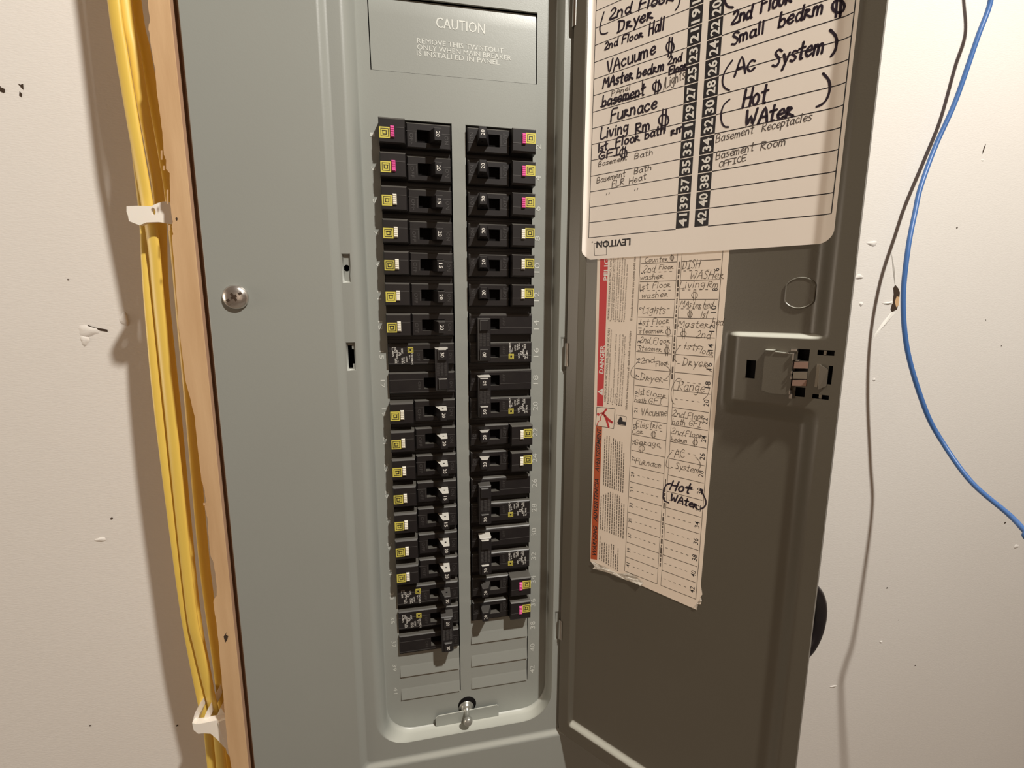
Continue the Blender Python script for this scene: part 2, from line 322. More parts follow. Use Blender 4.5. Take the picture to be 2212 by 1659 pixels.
# pockets for the latch in the left edge, shallow pockets for the hinges in the right edge
def rect(x0, x1, z0, z1, y): return [Vector((x0, y, z0)), Vector((x1, y, z0)), Vector((x1, y, z1)), Vector((x0, y, z1))]
pockets = [((-4.05, -3.78, -5.14, -4.22), .10), ((-4.06, -3.765, -8.0, -7.05), .10), ((3.30, 3.66, -8.22, -6.93), .05), ((3.30, 3.66, -19.1, -17.83), .05), ((3.30, 3.66, 2.74, 4.1), .05)]
flatfill(cov, r3, [list(reversed(r4))]+[list(reversed(kk(rect(*p, -.30)))) for p, d in pockets])
slot = [(-4.02,-7.16),(-3.88,-7.16),(-3.88,-7.28),(-3.805,-7.30),(-3.805,-7.76),(-3.88,-7.78),(-3.88,-7.91),(-4.02,-7.91)]
hole = [(-3.915+.095*math.cos(2*math.pi*k/16), -4.67+.105*math.sin(2*math.pi*k/16)) for k in range(16)]
for i, ((x0, x1, z0, z1), d) in enumerate(pockets):
    A = rect(x0, x1, z0, z1, -.30); e = .05 if i < 2 else .08
    steps = lerp_ring(A, rect(x0+e, x1-e, z0+e, z1-e, -.30+d), 4, sstep)
    steps = [kk(q) for q in steps]
    for a, b in zip(steps, steps[1:]): cov.ring(a, b)
    hl = [K((x, -.30+d, z)) for x, z in (hole if i == 0 else slot)]
    if i == 1: hl = list(reversed(hl))
    if i < 2:
        flatfill(cov, steps[-1], [list(reversed(hl))])
        deep = [p+Vector((0, .5, 0)) for p in hl]; cov.ring(hl, deep, 1, False); cov.add(deep, [tuple(range(len(deep)))], 1)
    else: cov.add(steps[-1], [(0, 1, 2, 3)], 0)
st = lerp_ring(r4, r5, 14, lambda t: 1-math.sqrt(max(0, 1-t*t)))
for a, b in zip(st, st[1:]): cov.ring(a, b)
XA, XB, XC, XD = -2.745, -.451, 0.0, 2.285
PL = [Vector((-2.93, 0, 1.36)), Vector((2.405, 0, 1.42)), Vector((2.395, 0, 3.565)), Vector((-2.95, 0, 3.50))]
ho = [rect(XA, XB, -21, 0, 0), rect(XC, XD, -21, 0, 0), PL]
flatfill(cov, r5, [list(reversed(h)) for h in ho])
for h in ho:
    cov.ring(h, [p+Vector((0, .07, 0)) for p in h], 0, False)
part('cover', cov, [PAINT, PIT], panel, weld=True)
enc = MB(); enc.box(-7.45, 6.95, -.02, YW-.02, -28.5, 15.5, 0)
# the enclosure is an open tray: remove its front by building five walls
enc = MB()
enc.box(-7.45, -7.35, -.02, YW-.02, -28.5, 15.5); enc.box(6.85, 6.95, -.02, YW-.02, -28.5, 15.5)
enc.box(-7.35, 6.85, YW-.12, YW-.02, -28.5, 15.5); enc.box(-7.35, 6.85, -.02, YW-.12, 15.4, 15.5); enc.box(-7.35, 6.85, -.02, YW-.12, -28.5, -28.4)
part('enclosure', enc, PIT, panel)
# embossed circuit numbers beside the breakers and the twist-out plate with its caution
emb = MB(); F3 = lambda y: (lambda a, b: (a, y, b))
for r in range(21):
    z = -r-.52
    write(emb, str(2*r+2), (2.475, z), (0, 1), (-1, 0), F3(-.007), height=.19, length=.16 if 2*r+2 < 10 else .34, center=True)
    write(emb, str(2*r+1), (-2.955, z), (0, -1), (1, 0), F3(-.007), height=.14, length=.12 if 2*r+1 < 10 else .28, center=True)
for k in range(len(emb.f)): emb.sm[k] = False
n0 = len(emb.v); back = [(x, .002, z) for x, y, z in emb.v]
part('stamped_number', emb, mat('stamp_highlight', (.64, .65, .60), .3), panel, kind='stuff')  # digits paler than the deck they belong to: highlights painted in
pl = MB(); NX, NZ = 16, 8
def ply(s, t): return .012+.045*t+.03*max(0, t-.88)/.12-.012*math.sin(math.pi*s)*math.sin(math.pi*t)
def plp(i, j, d=0):
    s, t = i/NX, j/NZ; a = PL[0].lerp(PL[1], s); b = PL[3].lerp(PL[2], s); p = a.lerp(b, t)
    g = .03; p = Vector((p.x+(g if i == 0 else -g if i == NX else 0), 0, p.z+(.012 if j == 0 else 0)-(.04 if j == NZ else 0)))
    p.y = ply(s, t)+d; return p
vs = [plp(i, j) for j in range(NZ+1) for i in range(NX+1)]
pl.add(vs, [(j*(NX+1)+i, j*(NX+1)+i+1, (j+1)*(NX+1)+i+1, (j+1)*(NX+1)+i) for j in range(NZ) for i in range(NX)], 0, True)
dk = MB(); dk.box(-3.0, 2.45, .35, .4, 1.3, 3.65); part('backing_plate', dk, PIT, panel)
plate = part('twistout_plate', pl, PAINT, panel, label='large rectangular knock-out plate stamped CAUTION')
FPL = lambda a, b: (a, ply((a+2.93)/5.33, (b-1.39)/2.14)-.006, b)
tx = MB(); RP = mat('plate_stamp_highlight', (.70, .71, .66), .3)  # stamped letters whiter than their plate, with the edge highlights painted in
write(tx, 'CAUTION', at(942, 58, 0).xz, (1, -.012), (.012, 1), FPL, height=.30, length=1.55)
for i, (s, a, b, L) in enumerate((('REMOVE THIS TWISTOUT', 901, 92, 2.75), ('ONLY WHEN MAIN BREAKER', 901, 106, 3.02), ('IS INSTALLED IN PANEL', 900, 119, 2.65))):
    write(tx, s, at(a, b, 0).xz, (1, -.006), (.006, 1), FPL, height=.145, length=L)
part('stamped_text', tx, RP, panel, plate)
# blank knock-outs under the breakers
def blank(x0, x1, zt):
    b = MB(); prof = [(0, .03), (-.05, .004), (-.50, .006), (-.56, -.004), (-.90, -.05), (-.945, -.055)]
    vs = []
    for z, y in prof: vs += [(x0, y, zt+z), (x1, y, zt+z)]
    vs += [(x0, .12, zt-.945), (x1, .12, zt-.945)]
    n = len(vs)//2; b.add(vs, [(2*i+1, 2*i, 2*i+2, 2*i+3) for i in range(n-1)], 0)
    b.add(vs, [tuple(2*i for i in range(n))[::-1], tuple(2*i+1 for i in range(n))], 0)
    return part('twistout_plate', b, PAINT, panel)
for r in (19, 20): blank(XA, XB-.035, -r)
for r in (18, 19, 20): blank(XC, XD-.035, -r)
# mounting tab and stud at the foot of the deck
tb = MB(); tb.prism([(-1.47,-22.30),(1.05,-22.30),(1.05,-21.83),(.98,-21.76),(-1.36,-21.81),(-1.47,-21.90)], -.17, -.13, 0); part('mounting_tab', tb, PAINT, panel)
sd = MB(); sd.lathe((-.24, .0, -21.80), (0, -1, 0), [(0, .30), (.02, .30), (.02, .21), (.10, .21), (.13, .17), (.15, .10), (.45, .085), (.50, .09), (.54, .14), (.60, .175), (.68, .175), (.75, .13), (.78, .05)])
part('stud', sd, mat('painted_stud', (.42, .42, .38), .3, .5, .6), panel)
hb = MB(); hb.lathe((-.20, -.004, -21.66), (0, -1, 0), [(0, .36), (.004, .36)]); part('stud_hole', hb, PIT, panel)
# cover screw
sw = MB(); sw.lathe(K((-7.17, -.45, -5.62)), (0, -1, 0), [(0, .36), (.05, .36), (.10, .33), (.15, .25), (.18, .13), (.185, .02)], 32)
screw = part('screw', sw, mat('screw_head', (.75, .72, .68), .25, .5, .9, noise=((200, 200, 200), .6, (.5, .45, .4, 1)), bump=((300, 300, 300), .3, .0005)), panel, label='large domed steel cover screw')
sl = MB()
for ang, l in ((.55, .25), (.55+math.pi/2, .13)):
    c, s_ = math.cos(ang), math.sin(ang); w_ = .036
    sl.add([K((-7.17+c*a-s_*b, -.45-.19+.030*(abs(a)/.25)**2-.008, -5.62+s_*a+c*b)) for a, b in ((-l, -w_), (0, -w_), (l, -w_), (l, w_), (0, w_), (-l, w_))], [(0,1,4,5),(1,2,3,4)], 0)
part('slot', sl, HOLE, panel, screw)

# ------------------------------------------------------------------ the door
U1, VB, VT = 8.18, -23.22, TOP-.1
HB = .20
def Hd(u, v):
    pan = sstep((u-.42)/.17)*sstep((7.82-u)/.45)*sstep((v+22.70)/.26)
    pl_ = sstep((u-5.30)/.42)*sstep((v+8.95)/.5)*sstep((-6.53-v)/.16)
    return HB*(1-pan*(1-pl_))
dholes = [(5.965,6.205,-7.82,-7.315),(7.61,7.97,-7.065,-6.935),(7.60,7.96,-8.195,-8.08),(7.885,7.975,-7.795,-7.32),(7.18,7.44,-7.24,-6.935),(7.21,7.43,-8.19,-7.94)]
us = {0.0, U1}; vs_ = {VB, VT}
for a in [.05]+[.40+.02*k for k in range(11)]+[7.30+.04*k for k in range(15)]+[5.25+.04*k for k in range(14)]+[1, 2, 3, 4, 5, 6.5, 7]: us.add(round(a, 3))
for a in [-22.75+.03*k for k in range(15)]+[-8.98+.05*k for k in range(12)]+[-6.72+.02*k for k in range(11)]+[-22, -20, -15, -12, -10, -6, -4, 0, 3, 6, 10]: vs_.add(round(a, 3))
for h in dholes: us |= {h[0], h[1]}; vs_ |= {h[2], h[3]}
us = sorted(us); vs_ = sorted(vs_)
def corner(u, v):                       # slightly rounded lower hinge corner
    r = .12
    if u < r and v < VB+r:
        du, dv = r-u, VB+r-v; d = math.hypot(du, dv)
        if d > r: return (r-du*r/d, VB+r-dv*r/d)
    return (u, v)
dm = MB(); gv = []; nu = len(us)
for v in vs_:
    for u in us:
        cu, cv = corner(u, v); gv.append(dw(cu, cv, Hd(u, v)))
fs = []
for j in range(len(vs_)-1):
    for i in range(nu-1):
        uc, vc = (us[i]+us[i+1])/2, (vs_[j]+vs_[j+1])/2
        if any(h[0] < uc < h[1] and h[2] < vc < h[3] for h in dholes): continue
        fs.append((j*nu+i, (j+1)*nu+i, (j+1)*nu+i+1, j*nu+i+1))
dm.add(gv, fs, 0, True)
T = -.16                                 # outer face and folded rim
bk = [dw(u, v, T) for u, v in ((0, VB+.02), (U1, VB), (U1, VT), (0, VT))]
dm.add(bk, [(0, 1, 2, 3)], 0)
fr = [dw(0, VB+.1, HB), dw(.1, VB, HB), dw(U1, VB, HB), dw(U1, VT, HB), dw(0, VT, HB)]; bb = [dw(0, VB+.1, T), dw(.1, VB, T), dw(U1, VB, T), dw(U1, VT, T), dw(0, VT, T)]
dm.add(fr+bb, [(i, (i+1)%5, 5+(i+1)%5, 5+i) for i in range(5)], 0)
for h in dholes:                         # dark lining of the punched openings
    a = [dw(h[0], h[2], HB), dw(h[1], h[2], HB), dw(h[1], h[3], HB), dw(h[0], h[3], HB)]; b = [p-DN*.14 for p in a]
    dm.add(a+b, [(i, (i+1)%4, 4+(i+1)%4, 4+i) for i in range(4)]+[(4, 5, 6, 7)], 1)
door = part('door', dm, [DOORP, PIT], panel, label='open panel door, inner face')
def dbox(mb, u0, u1, v0, v1, h0, h1, m=0, ch=.01):
    a = [dw(u, v, h) for h, c in ((h0, 0), (h1, ch)) for u, v in ((u0+c, v0+c), (u1-c, v0+c), (u1-c, v1-c), (u0+c, v1-c))]
    mb.add(a, [(3,2,1,0),(0,1,5,4),(1,2,6,5),(2,3,7,6),(3,0,4,7),(4,5,6,7)], m)
ko = MB(); kp = []
for k in range(48):
    a = 2*math.pi*k/48; uu = .41*math.cos(a); uu = max(-.345, min(.345, uu)); kp.append((7.055+uu, -5.50+.41*math.sin(a)))
n = len(kp); lv = [(1.0, .012), (.985, .03), (.94, .034), (.9, .02)]
vs = [dw(7.055+(u-7.055)*s_, -5.5+(v+5.5)*s_, Hd(u, v)+h) for s_, h in lv for u, v in kp]
ko.add(vs, [(i*n+k, i*n+(k+1)%n, (i+1)*n+(k+1)%n, (i+1)*n+k) for i in range(3) for k in range(n)]+[tuple(3*n+k for k in range(n))], 0, False)
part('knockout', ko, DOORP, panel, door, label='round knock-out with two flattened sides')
la = MB()                                # sliding latch plate with its turned-up rim
def dprism(mb, poly, h0, h1, m=0):
    n = len(poly); mb.add([dw(u, v, h) for h in (h0, h1) for u, v in poly], [tuple(range(n))[::-1], tuple(n+i for i in range(n))]+[(i, (i+1)%n, n+(i+1)%n, n+i) for i in range(n)], m)
dprism(la, [(6.43,-8.10),(6.62,-8.16),(7.10,-8.15),(7.10,-7.06),(6.66,-7.03),(6.66,-6.99),(6.43,-7.02)], HB+.01, HB+.13)
dbox(la, 6.43, 6.66, -7.02, -6.99, HB, HB+.16); dbox(la, 6.66, 7.02, -7.075, -7.045, HB, HB+.15, 1)
dbox(la, 7.02, 7.18, -7.0, -6.93, HB, HB+.10, 1)
pr = [(7.10,.10),(7.14,.16),(7.18,.10)]
for v0, v1 in ((-7.24,-7.03),(-7.58,-7.50),(-7.72,-7.64),(-8.14,-8.02)): dbox(la, 7.08, 7.135, v0, v1, HB, HB+.19, 1)
dbox(la, 7.095, 7.118, -7.98, -7.26, HB, HB+.16, 1)
dbox(la, 7.08, 7.17, -8.26, -8.12, HB, HB+.10, 1); dbox(la, 7.15, 7.25, -7.26, -7.21, HB, HB+.10, 1)
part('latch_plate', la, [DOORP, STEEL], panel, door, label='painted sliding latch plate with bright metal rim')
for v0, v1, mm in ((-7.44,-7.27,COPPER),(-7.71,-7.53,DSTEEL),(-7.90,-7.75,COPPER)):
    fg = MB(); fg.add([dw(7.14, v0, HB+.14), dw(7.14, v1, HB+.14), dw(7.44, v1+.02, HB+.02), dw(7.44, v0+.01, HB+.02), dw(7.14, v0, HB), dw(7.14, v1, HB)], [(0,3,2,1),(0,1,5,4),(0,4,3),(1,2,5)], 0)
    part('latch_finger', fg, mm, panel, door, label='small bent metal latch finger')
for v0, v1 in ((-7.53,-7.44),(-7.75,-7.71)):
    fg = MB(); dbox(fg, 7.14, 7.44, v0, v1, HB+.001, HB+.006); part('latch_gap', fg, PIT, panel, door)
br = MB(); br.add([dw(7.69,-7.90,HB), dw(7.69,-7.29,HB), dw(7.70,-7.29,HB+.18), dw(7.73,-7.93,HB+.18), dw(7.88,-7.42,HB+.02), dw(7.88,-7.84,HB+.02)], [(0,1,2,3),(3,2,4,5),(1,4,2),(0,3,5)], 0)
dbox(br, 7.62, 7.70, -7.90, -7.29, HB, HB+.05)
part('latch_bracket', br, DSTEEL, panel, door, label='folded metal latch bracket')
for u, v in ((7.77, -7.0), (7.77, -8.135)):
    tg = MB(); dbox(tg, u-.04, u+.04, v-.06, v+.06, -.02, HB-.02); part('latch_tab', tg, DSTEEL, panel, door)
# hinges
for z0, z1 in ((3.07, 4.3), (-8.0, -7.16), (-19.0, -18.16)):
    hg = MB(); prof = [(-.10, -.20), (-.11, HB-.06), (-.075, HB+.01), (-.02, HB+.035), (.04, HB+.02), (.075, HB+.045), (.085, HB+.03), (.05, HB+.003), (-.01, HB+.01), (-.045, HB-.02), (-.07, -.2)]
    n = len(prof); hg.add([dw(u, z, h) for z in (z0, z1) for u, h in prof], [tuple(range(n)), tuple(n+i for i in range(n))[::-1]]+[(i, n+i, n+(i+1)%n, (i+1)%n) for i in range(n)], 0)
    part('hinge', hg, STEEL, panel, weld=True, label='short bare metal hinge leaf')
    gp = MB(); gp.prism([(3.58, z0-.22), (3.64, z0-.28), (3.68, z0-.28), (3.68, z1+.03), (3.61, z1+.03), (3.57, z1-.08)], -.262, -.24, 0); gp.v = [tuple(K(p)) for p in gp.v]; part('hinge_cutout', gp, PIT, panel)

# ------------------------------------------------------------------ the large directory label at the top of the door
def drape(off):
    return lambda u, v: dw(u, v, Hd(u, v)*.85+off)
def quadstrip(mb, u0, u1, v0, v1, f3, m=0, nu=1, nv=1):
    vs = [f3(u0+(u1-u0)*i/nu, v0+(v1-v0)*j/nv) for j in range(nv+1) for i in range(nu+1)]
    mb.add(vs, [(j*(nu+1)+i, (j+1)*(nu+1)+i, (j+1)*(nu+1)+i+1, j*(nu+1)+i+1) for j in range(nv) for i in range(nu)], m)
def line2(mb, p, q, w, f3, m=0, n=40):
    p = Vector((*p, 0)); q = Vector((*q, 0)); d = (q-p).normalized(); nn = Vector((-d.y, d.x, 0))*w/2; vs = []
    for i in range(n+1):
        c = p.lerp(q, i/n); vs += [f3(c.x+nn.x, c.y+nn.y), f3(c.x-nn.x, c.y-nn.y)]
    mb.add(vs, [(2*i, 2*i+1, 2*i+3, 2*i+2) for i in range(n)], m)
LB = dw(4, -4.3, 0)
lab = thing('directory_label', 'large cream circuit directory label with thick marker writing, at the top of the open door', 'label', tuple(LB))
LU0, LU1, LV0, LV1, LR = .47, 7.68, -4.285, 9.0, .34
sh = MB(); nu_, nv_ = 300, 60
def lpt(i, j, off):
    u = LU0+(LU1-LU0)*i/nu_; t = j/nv_; v = LV0+(LV1-LV0)*(t**1.6)
    lo = LV0
    for cu, sgn in ((LU0+LR, -1), (LU1-LR, 1)):
        dd = (u-cu)*sgn
        if dd > 0: lo = LV0+LR-math.sqrt(max(0, LR*LR-dd*dd))
    v = max(v, lo) if j else lo
    return drape(off)(u, v)
top = [lpt(i, j, .022) for j in range(nv_+1) for i in range(nu_+1)]
sh.add(top, [(j*(nu_+1)+i, (j+1)*(nu_+1)+i, (j+1)*(nu_+1)+i+1, j*(nu_+1)+i+1) for j in range(nv_) for i in range(nu_)], 0, True)
rim = list(range(nu_+1)); a = [top[i] for i in rim]; b = [lpt(i, 0, .004) for i in rim]
sh.add(a+b, [(i, i+1, nu_+2+i, nu_+1+i) for i in range(nu_)], 0)
for i in (0, nu_):
    a = [lpt(i, j, .022) for j in range(nv_+1)]; b = [lpt(i, j, .004) for j in range(nv_+1)]
    sh.add(a+b, [(j, j+1, nv_+2+j, nv_+1+j) if i == 0 else (j+1, j, nv_+1+j, nv_+2+j) for j in range(nv_)], 0)
part('sheet', sh, PAPER, lab)
pf = drape(.0230); U_, V_, TH, PI_, WI = .6629, -3.5578, -.004, .493, 6.9012
def tb1(t, n): x = t*WI; y = n*PI_; return (U_+x-y*TH, V_+x*TH+y)
pm = MB(); tl = (3.661-U_)/WI; tl2 = (4.042-U_)/WI; tr = (4.211-U_)/WI; tr2 = (4.601-U_)/WI
line2(pm, tb1(0, 0), tb1(0, 20), .022, pf, 0, 60); line2(pm, tb1(1, 0), tb1(1, 20), .026, pf, 0, 60)
for n in range(0, 19):
    line2(pm, tb1(0, n), tb1(tl, n), .022, pf); line2(pm, tb1(tr2, n), tb1(1, n), .026, pf, 0, 60)
part('ruled_line', pm, INKB, lab, kind='stuff')
pb = MB(); pn = MB(); pf2 = drape(.0232); pf3 = drape(.0240)
for n in range(0, 18):
    for a0, a1, num in ((tl, tl2, 41-2*n), (tr, tr2, 42-2*n)):
        A, B = tb1(a0, n), tb1(a1, n+1); quadstrip(pb, A[0], B[0], A[1]+.012, B[1]-.012, pf2)
        write(pn, str(num), ((A[0]+B[0])/2, (A[1]+B[1])/2), (0, 1), (-1, 0), pf3, height=.235, length=.36, bold=.022, center=True)
part('number_strip', pb, INKB, lab, label='two black strips behind the circuit numbers'); part('circuit_number', pn, INKW, lab, kind='stuff', label='white numbers 42 to 8 printed up the black strips')
lv = MB()
write(lv, 'LEVITON', duv(1363, 515), (-1, 0.0), (0, -1), pf3, height=.215, length=1.24, bold=.03)
write(lv, '\u00ae', duv(1282, 521), (-1, 0), (0, -1), pf3, height=.06)
bx = [duv(1284, 526), duv(1311, 524), duv(1311, 550.5), duv(1285, 552)]
for i in range(4): line2(lv, bx[i], bx[(i+1)%4], .018, pf2, 0, 4)
part('maker_name', lv, INKB, lab, label='upside-down printed name and small empty box')
zA = lambda x, y: duv(1240+x/3.3515, y/3.3515); zB = lambda x, y: duv(1240+x/3.3515, 200+y/3.3515)
mk = MB(); gk = MB(); hf = drape(.0246)
for t, z, a, b, h, w in (
 ('2nd Floor', zA, (258,142), (720,8), .34, .075), ('Dryer', zA, (322,236), (572,132), .36, .075), ('2nd Floor', zA, (222,362), (500,270), .24, .062), ('Hall', zA, (545,262), (655,215), .40, .062),
 ('VAcuume', zA, (240,535), (590,385), .40, .07), ('MAster', zA, (212,640), (428,575), .34, .075), ('bedrm', zA, (460,565), (650,510), .30, .07), ('2nd', zA, (682,472), (780,444), .24, .06), ('Floor', zA, (692,542), (822,492), .22, .065),
 ('basement', zA, (207,778), (512,690), .36, .07), ('Furnace', zA, (270,880), (598,785), .40, .075), ('Living', zA, (195,1008), (395,955), .40, .07), ('Rm', zA, (448,970), (552,935), .34, .075),
 ('1st', zA, (178,1102), (245,1080), .28, .07), ('Floor', zA, (305,1065), (478,1020), .30, .07), ('bath', zA, (515,1010), (660,965), .28, .07), ('rm', zA, (705,985), (800,945), .26, .07), ('GFI', zB, (178,490), (325,452), .26, .07),
 ('2nd', zA, (1142,182), (1292,130), .36, .08), ('Floor', zA, (1355,100), (1575,18), .42, .075), ('Small', zA, (1142,335), (1382,235), .34, .07), ('bedrm', zA, (1482,200), (1802,98), .38, .07),
 ('Ac', zA, (1160,562), (1312,510), .50, .075), ('System', zA, (1440,485), (1805,385), .44, .075), ('Hot', zA, (1220,788), (1395,745), .52, .08), ('WAter', zA, (1238,915), (1585,845), .44, .085)):
    hand(mk, t, z(*a), z(*b), h*.84, w*.80, hf, slant=.10)
for z, pts, w in ((zA, [(220,90),(205,140),(190,200),(195,240),(215,250),(245,240)], .06), (zA, [(770,0),(758,45),(738,75)], .06), (zA, [(1100,-40),(1095,15),(1115,50),(1152,58)], .075), (zA, [(1148,440),(1105,500),(1080,560),(1078,610),(1095,640),(1125,656)], .06),
   (zA, [(1855,220),(1893,262),(1902,310),(1890,370),(1862,410)], .075), (zA, [(1128,722),(1085,765),(1066,830),(1072,890),(1092,918),(1120,922)], .06), (zA, [(1805,535),(1845,585),(1852,650),(1830,720),(1795,758),(1758,775)], .075),
   (zA, [(195,775),(300,740),(420,715),(500,672)], .045), (zA, [(280,728),(360,718),(470,700)], .05), (zA, [(500,580),(495,660)], .05), (zA, [(690,545),(740,525),(822,505)], .06)):
    ribbon(mk, [z(*p) for p in pts], w*.8, hf, 0, 4)
def receptacle(mb, z, c, rx, ry, h, w, f3):
    ribbon(mb, [z(c[0]+rx*math.cos(a*math.pi/5), c[1]+ry*math.sin(a*math.pi/5)) for a in range(11)], w, f3, 0, 3)
    for dx in (-.35, .35): ribbon(mb, [z(c[0]+rx*dx+6, c[1]-h/2), z(c[0]+rx*dx-4, c[1]+h/2)], w, f3)
for z, c, rx, ry, h, w in ((zA, (698,343), 28, 38, 135, .06), (zA, (602,630), 30, 34, 95, .06), (zA, (652,872), 36, 40, 155, .065), (zB, (360,440), 26, 32, 90, .06), (zA, (1915,50), 44, 46, 150, .075)): receptacle(mk, z, c, rx, ry, h, w*.8, hf)
for t, z, a, b, h in (('PAnel', zA, (275,698), (410,650), .17), ('/Lights', zA, (650,645), (805,570), .32), ('Basement', zB, (180,538), (385,488), .17), ('Bath', zB, (442,482), (572,448), .18), ('Basement', zB, (168,658), (372,605), .20), ('Bath', zB, (438,592), (562,560), .19),
   ('FLR', zB, (278,688), (365,665), .22), ('Heat', zB, (400,665), (525,625), .21), ('"', zB, (232,765), (265,757), .16), ('"', zB, (436,735), (470,727), .16), ('Basement', zA, (1030,1035), (1302,965), .24), ('Receptacles', zA, (1362,955), (1718,872), .24),
   ('Basement', zB, (1028,487), (1300,420), .24), ('Room', zB, (1350,420), (1532,380), .24), ('OFFICE', zB, (1050,545), (1248,492), .17)):
    hand(gk, t, z(*a), z(*b), h*.85, .024, hf)
part('marker_writing', mk, INKM, lab, kind='stuff', label='thick dark marker handwriting'); part('pencil_writing', gk, INKG, lab, kind='stuff', label='thin grey handwriting')

# ------------------------------------------------------------------ the older torn label under it
OB = dw(3.1, -15.5, 0)
old = thing('torn_directory_label', 'older tan label with red and orange warning bars and a torn lower edge', 'label', tuple(OB))
of = lambda h: (lambda u, v: dw(u, v, h))
out = [(1.015,-3.9), (1.13,-15.24), (1.16,-15.30), (1.27,-15.38), duv(1300,1222), duv(1312,1231), duv(1325,1236), duv(1333,1241), duv(1345,1241), duv(1352,1244), duv(1362,1240), duv(1374,1247), duv(1381,1254), duv(1388,1259), duv(1384,1264), duv(1505,1317), duv(1508,1305), duv(1514,1305), duv(1516,1297), duv(1513,1291), duv(1517,1284), (5.14,-14.6), (5.235,-3.9)]
om = MB(); n = len(out); tri = tessellate_polygon([[Vector((u, v, 0)) for u, v in out]]); fs = []
for t in tri:
    a, b, c = (Vector((*out[i], 0)) for i in t); fs.append(t if (b-a).cross(c-a).z < 0 else (t[0], t[2], t[1]))
om.add([dw(u, v, .010) for u, v in out]+[dw(u, v, .001) for u, v in out], [tuple(f) for f in fs]+[(i, (i+1)%n, n+(i+1)%n, n+i) for i in range(n)], 0)
part('sheet', om, PAPER2, old)
tn = MB(); tp = [(1278,1214),(1284,1214),(1300,1220),(1313,1229),(1326,1234),(1334,1239),(1346,1239),(1352,1242),(1362,1238),(1375,1245),(1382,1252),(1390,1258),(1385,1264),(1378,1261),(1365,1257),(1340,1247),(1312,1236),(1290,1230),(1281,1228),(1286,1222)]
tq = [duv(*p) for p in tp]; cu = sum(p[0] for p in tq)/len(tq); cv = sum(p[1] for p in tq)/len(tq)
vs = [dw(u, v, .014+random.uniform(0, .045)) for u, v in tq]+[dw(cu+(u-cu)*.55, cv+(v-cv)*.55, .012+random.uniform(0, .04)) for u, v in tq]+[dw(cu, cv, .03)]; n = len(tq)
tn.add(vs, [(i, (i+1)%n, n+(i+1)%n, n+i) for i in range(n)]+[(n+i, n+(i+1)%n, 2*n) for i in range(n)], 0)
q = [duv(*p) for p in ((1505,1318),(1507,1304),(1512,1302),(1517,1297),(1515,1290),(1512,1297),(1508,1300),(1502,1308))]
tn.add([dw(u, v, .014+.03*(i%2)) for i, (u, v) in enumerate(q)], [(0,1,7),(1,2,6,7),(2,3,5,6),(3,4,5)], 0)
part('torn_edge', tn, TORN, old, label='pale crumpled strip where the paper tore', kind='stuff')
o1_ = of(.0108); o2_ = of(.0114); o3_ = of(.0120)
bars = MB()
def quad4(mb, pts, f3, m=0, nv=24):
    a, b, c, d = (Vector((*duv(*p), 0)) for p in pts); vs = []
    for j in range(nv+1):
        t = j/nv; l = a.lerp(d, t); r = b.lerp(c, t); vs += [f3(l.x, l.y), f3(r.x, r.y)]
    mb.add(vs, [(2*j, 2*j+1, 2*j+3, 2*j+2) if False else (2*j+1, 2*j, 2*j+2, 2*j+3) for j in range(nv)], m)
quad4(bars, [(1297,552),(1314,551),(1303,878),(1289.5,877)][::1], o1_, 0)
part('red_bar', bars, RED, old); bars = MB(); quad4(bars, [(1287,920),(1301,922),(1290,1209),(1276,1207)], o1_, 0); part('orange_bar', bars, ORNG, old)
wt = MB(); bt = MB()
UPD = lambda p, q: (lambda a, b: ((b[0]-a[0])/math.dist(a, b), (b[1]-a[1])/math.dist(a, b)))(duv(*p), duv(*q))
def vwrite(mb, s, p, q, hgt, f3, bold=0, shear=0, m=0):
    d = UPD(p, q); write(mb, s, duv(*p), d, (-d[1], d[0]), f3, height=hgt, length=math.dist(duv(*p), duv(*q)), bold=bold, shear=shear, m=m)
vwrite(wt, 'DANGER', (1303.5,807), (1306.5,746), .17, o2_, .02); part('danger_heading', wt, INKW, old); wt = MB(); vwrite(wt, 'PELIGRO', (1313.5,606), (1317,528), .17, o2_, .02)
part('danger_heading', wt, INKW, old); wt = MB(); tri_ = [duv(*p) for p in ((1291,846),(1303,838.5),(1302,854))]; wt.add([o2_(u, v) for u, v in tri_], [(0,1,2)], 0)
rt = MB(); vwrite(rt, '!', (1301,847), (1301.2,845.5), .10, o3_)
part('warning_triangle', wt, INKW, old); part('exclamation_mark', rt, RED, old)
vwrite(bt, 'WARNING', (1288,1203), (1290,1138), .16, o2_, .02, .18); vwrite(bt, 'ADVERTENCIA', (1290,1127), (1293.5,1034), .16, o2_, .02, .18); vwrite(bt, 'AVERTISSEMENT', (1294,1020), (1299,927), .16, o2_, .02, .18)
tiny = MB()
vwrite(tiny, 'PELIGRO DE DESCARGA EL\u00c9CTRICA, EXPLOSI\u00d3N', (1316,690), (1323,540), .075, o2_, .012)
vwrite(tiny, 'HAZARD OF ELECTRIC SHOCK, EXPLOSION, OR ARC FLASH', (1309,868), (1318,710), .075, o2_, .012)
vwrite(tiny, 'El incumplimiento de estas instrucciones podr\u00e1 causar', (1366,692), (1374,548), .075, o2_, .012)
vwrite(tiny, 'Failure to follow these instructions will result in death or serious injury', (1355,885), (1364,715), .075, o2_, .012)
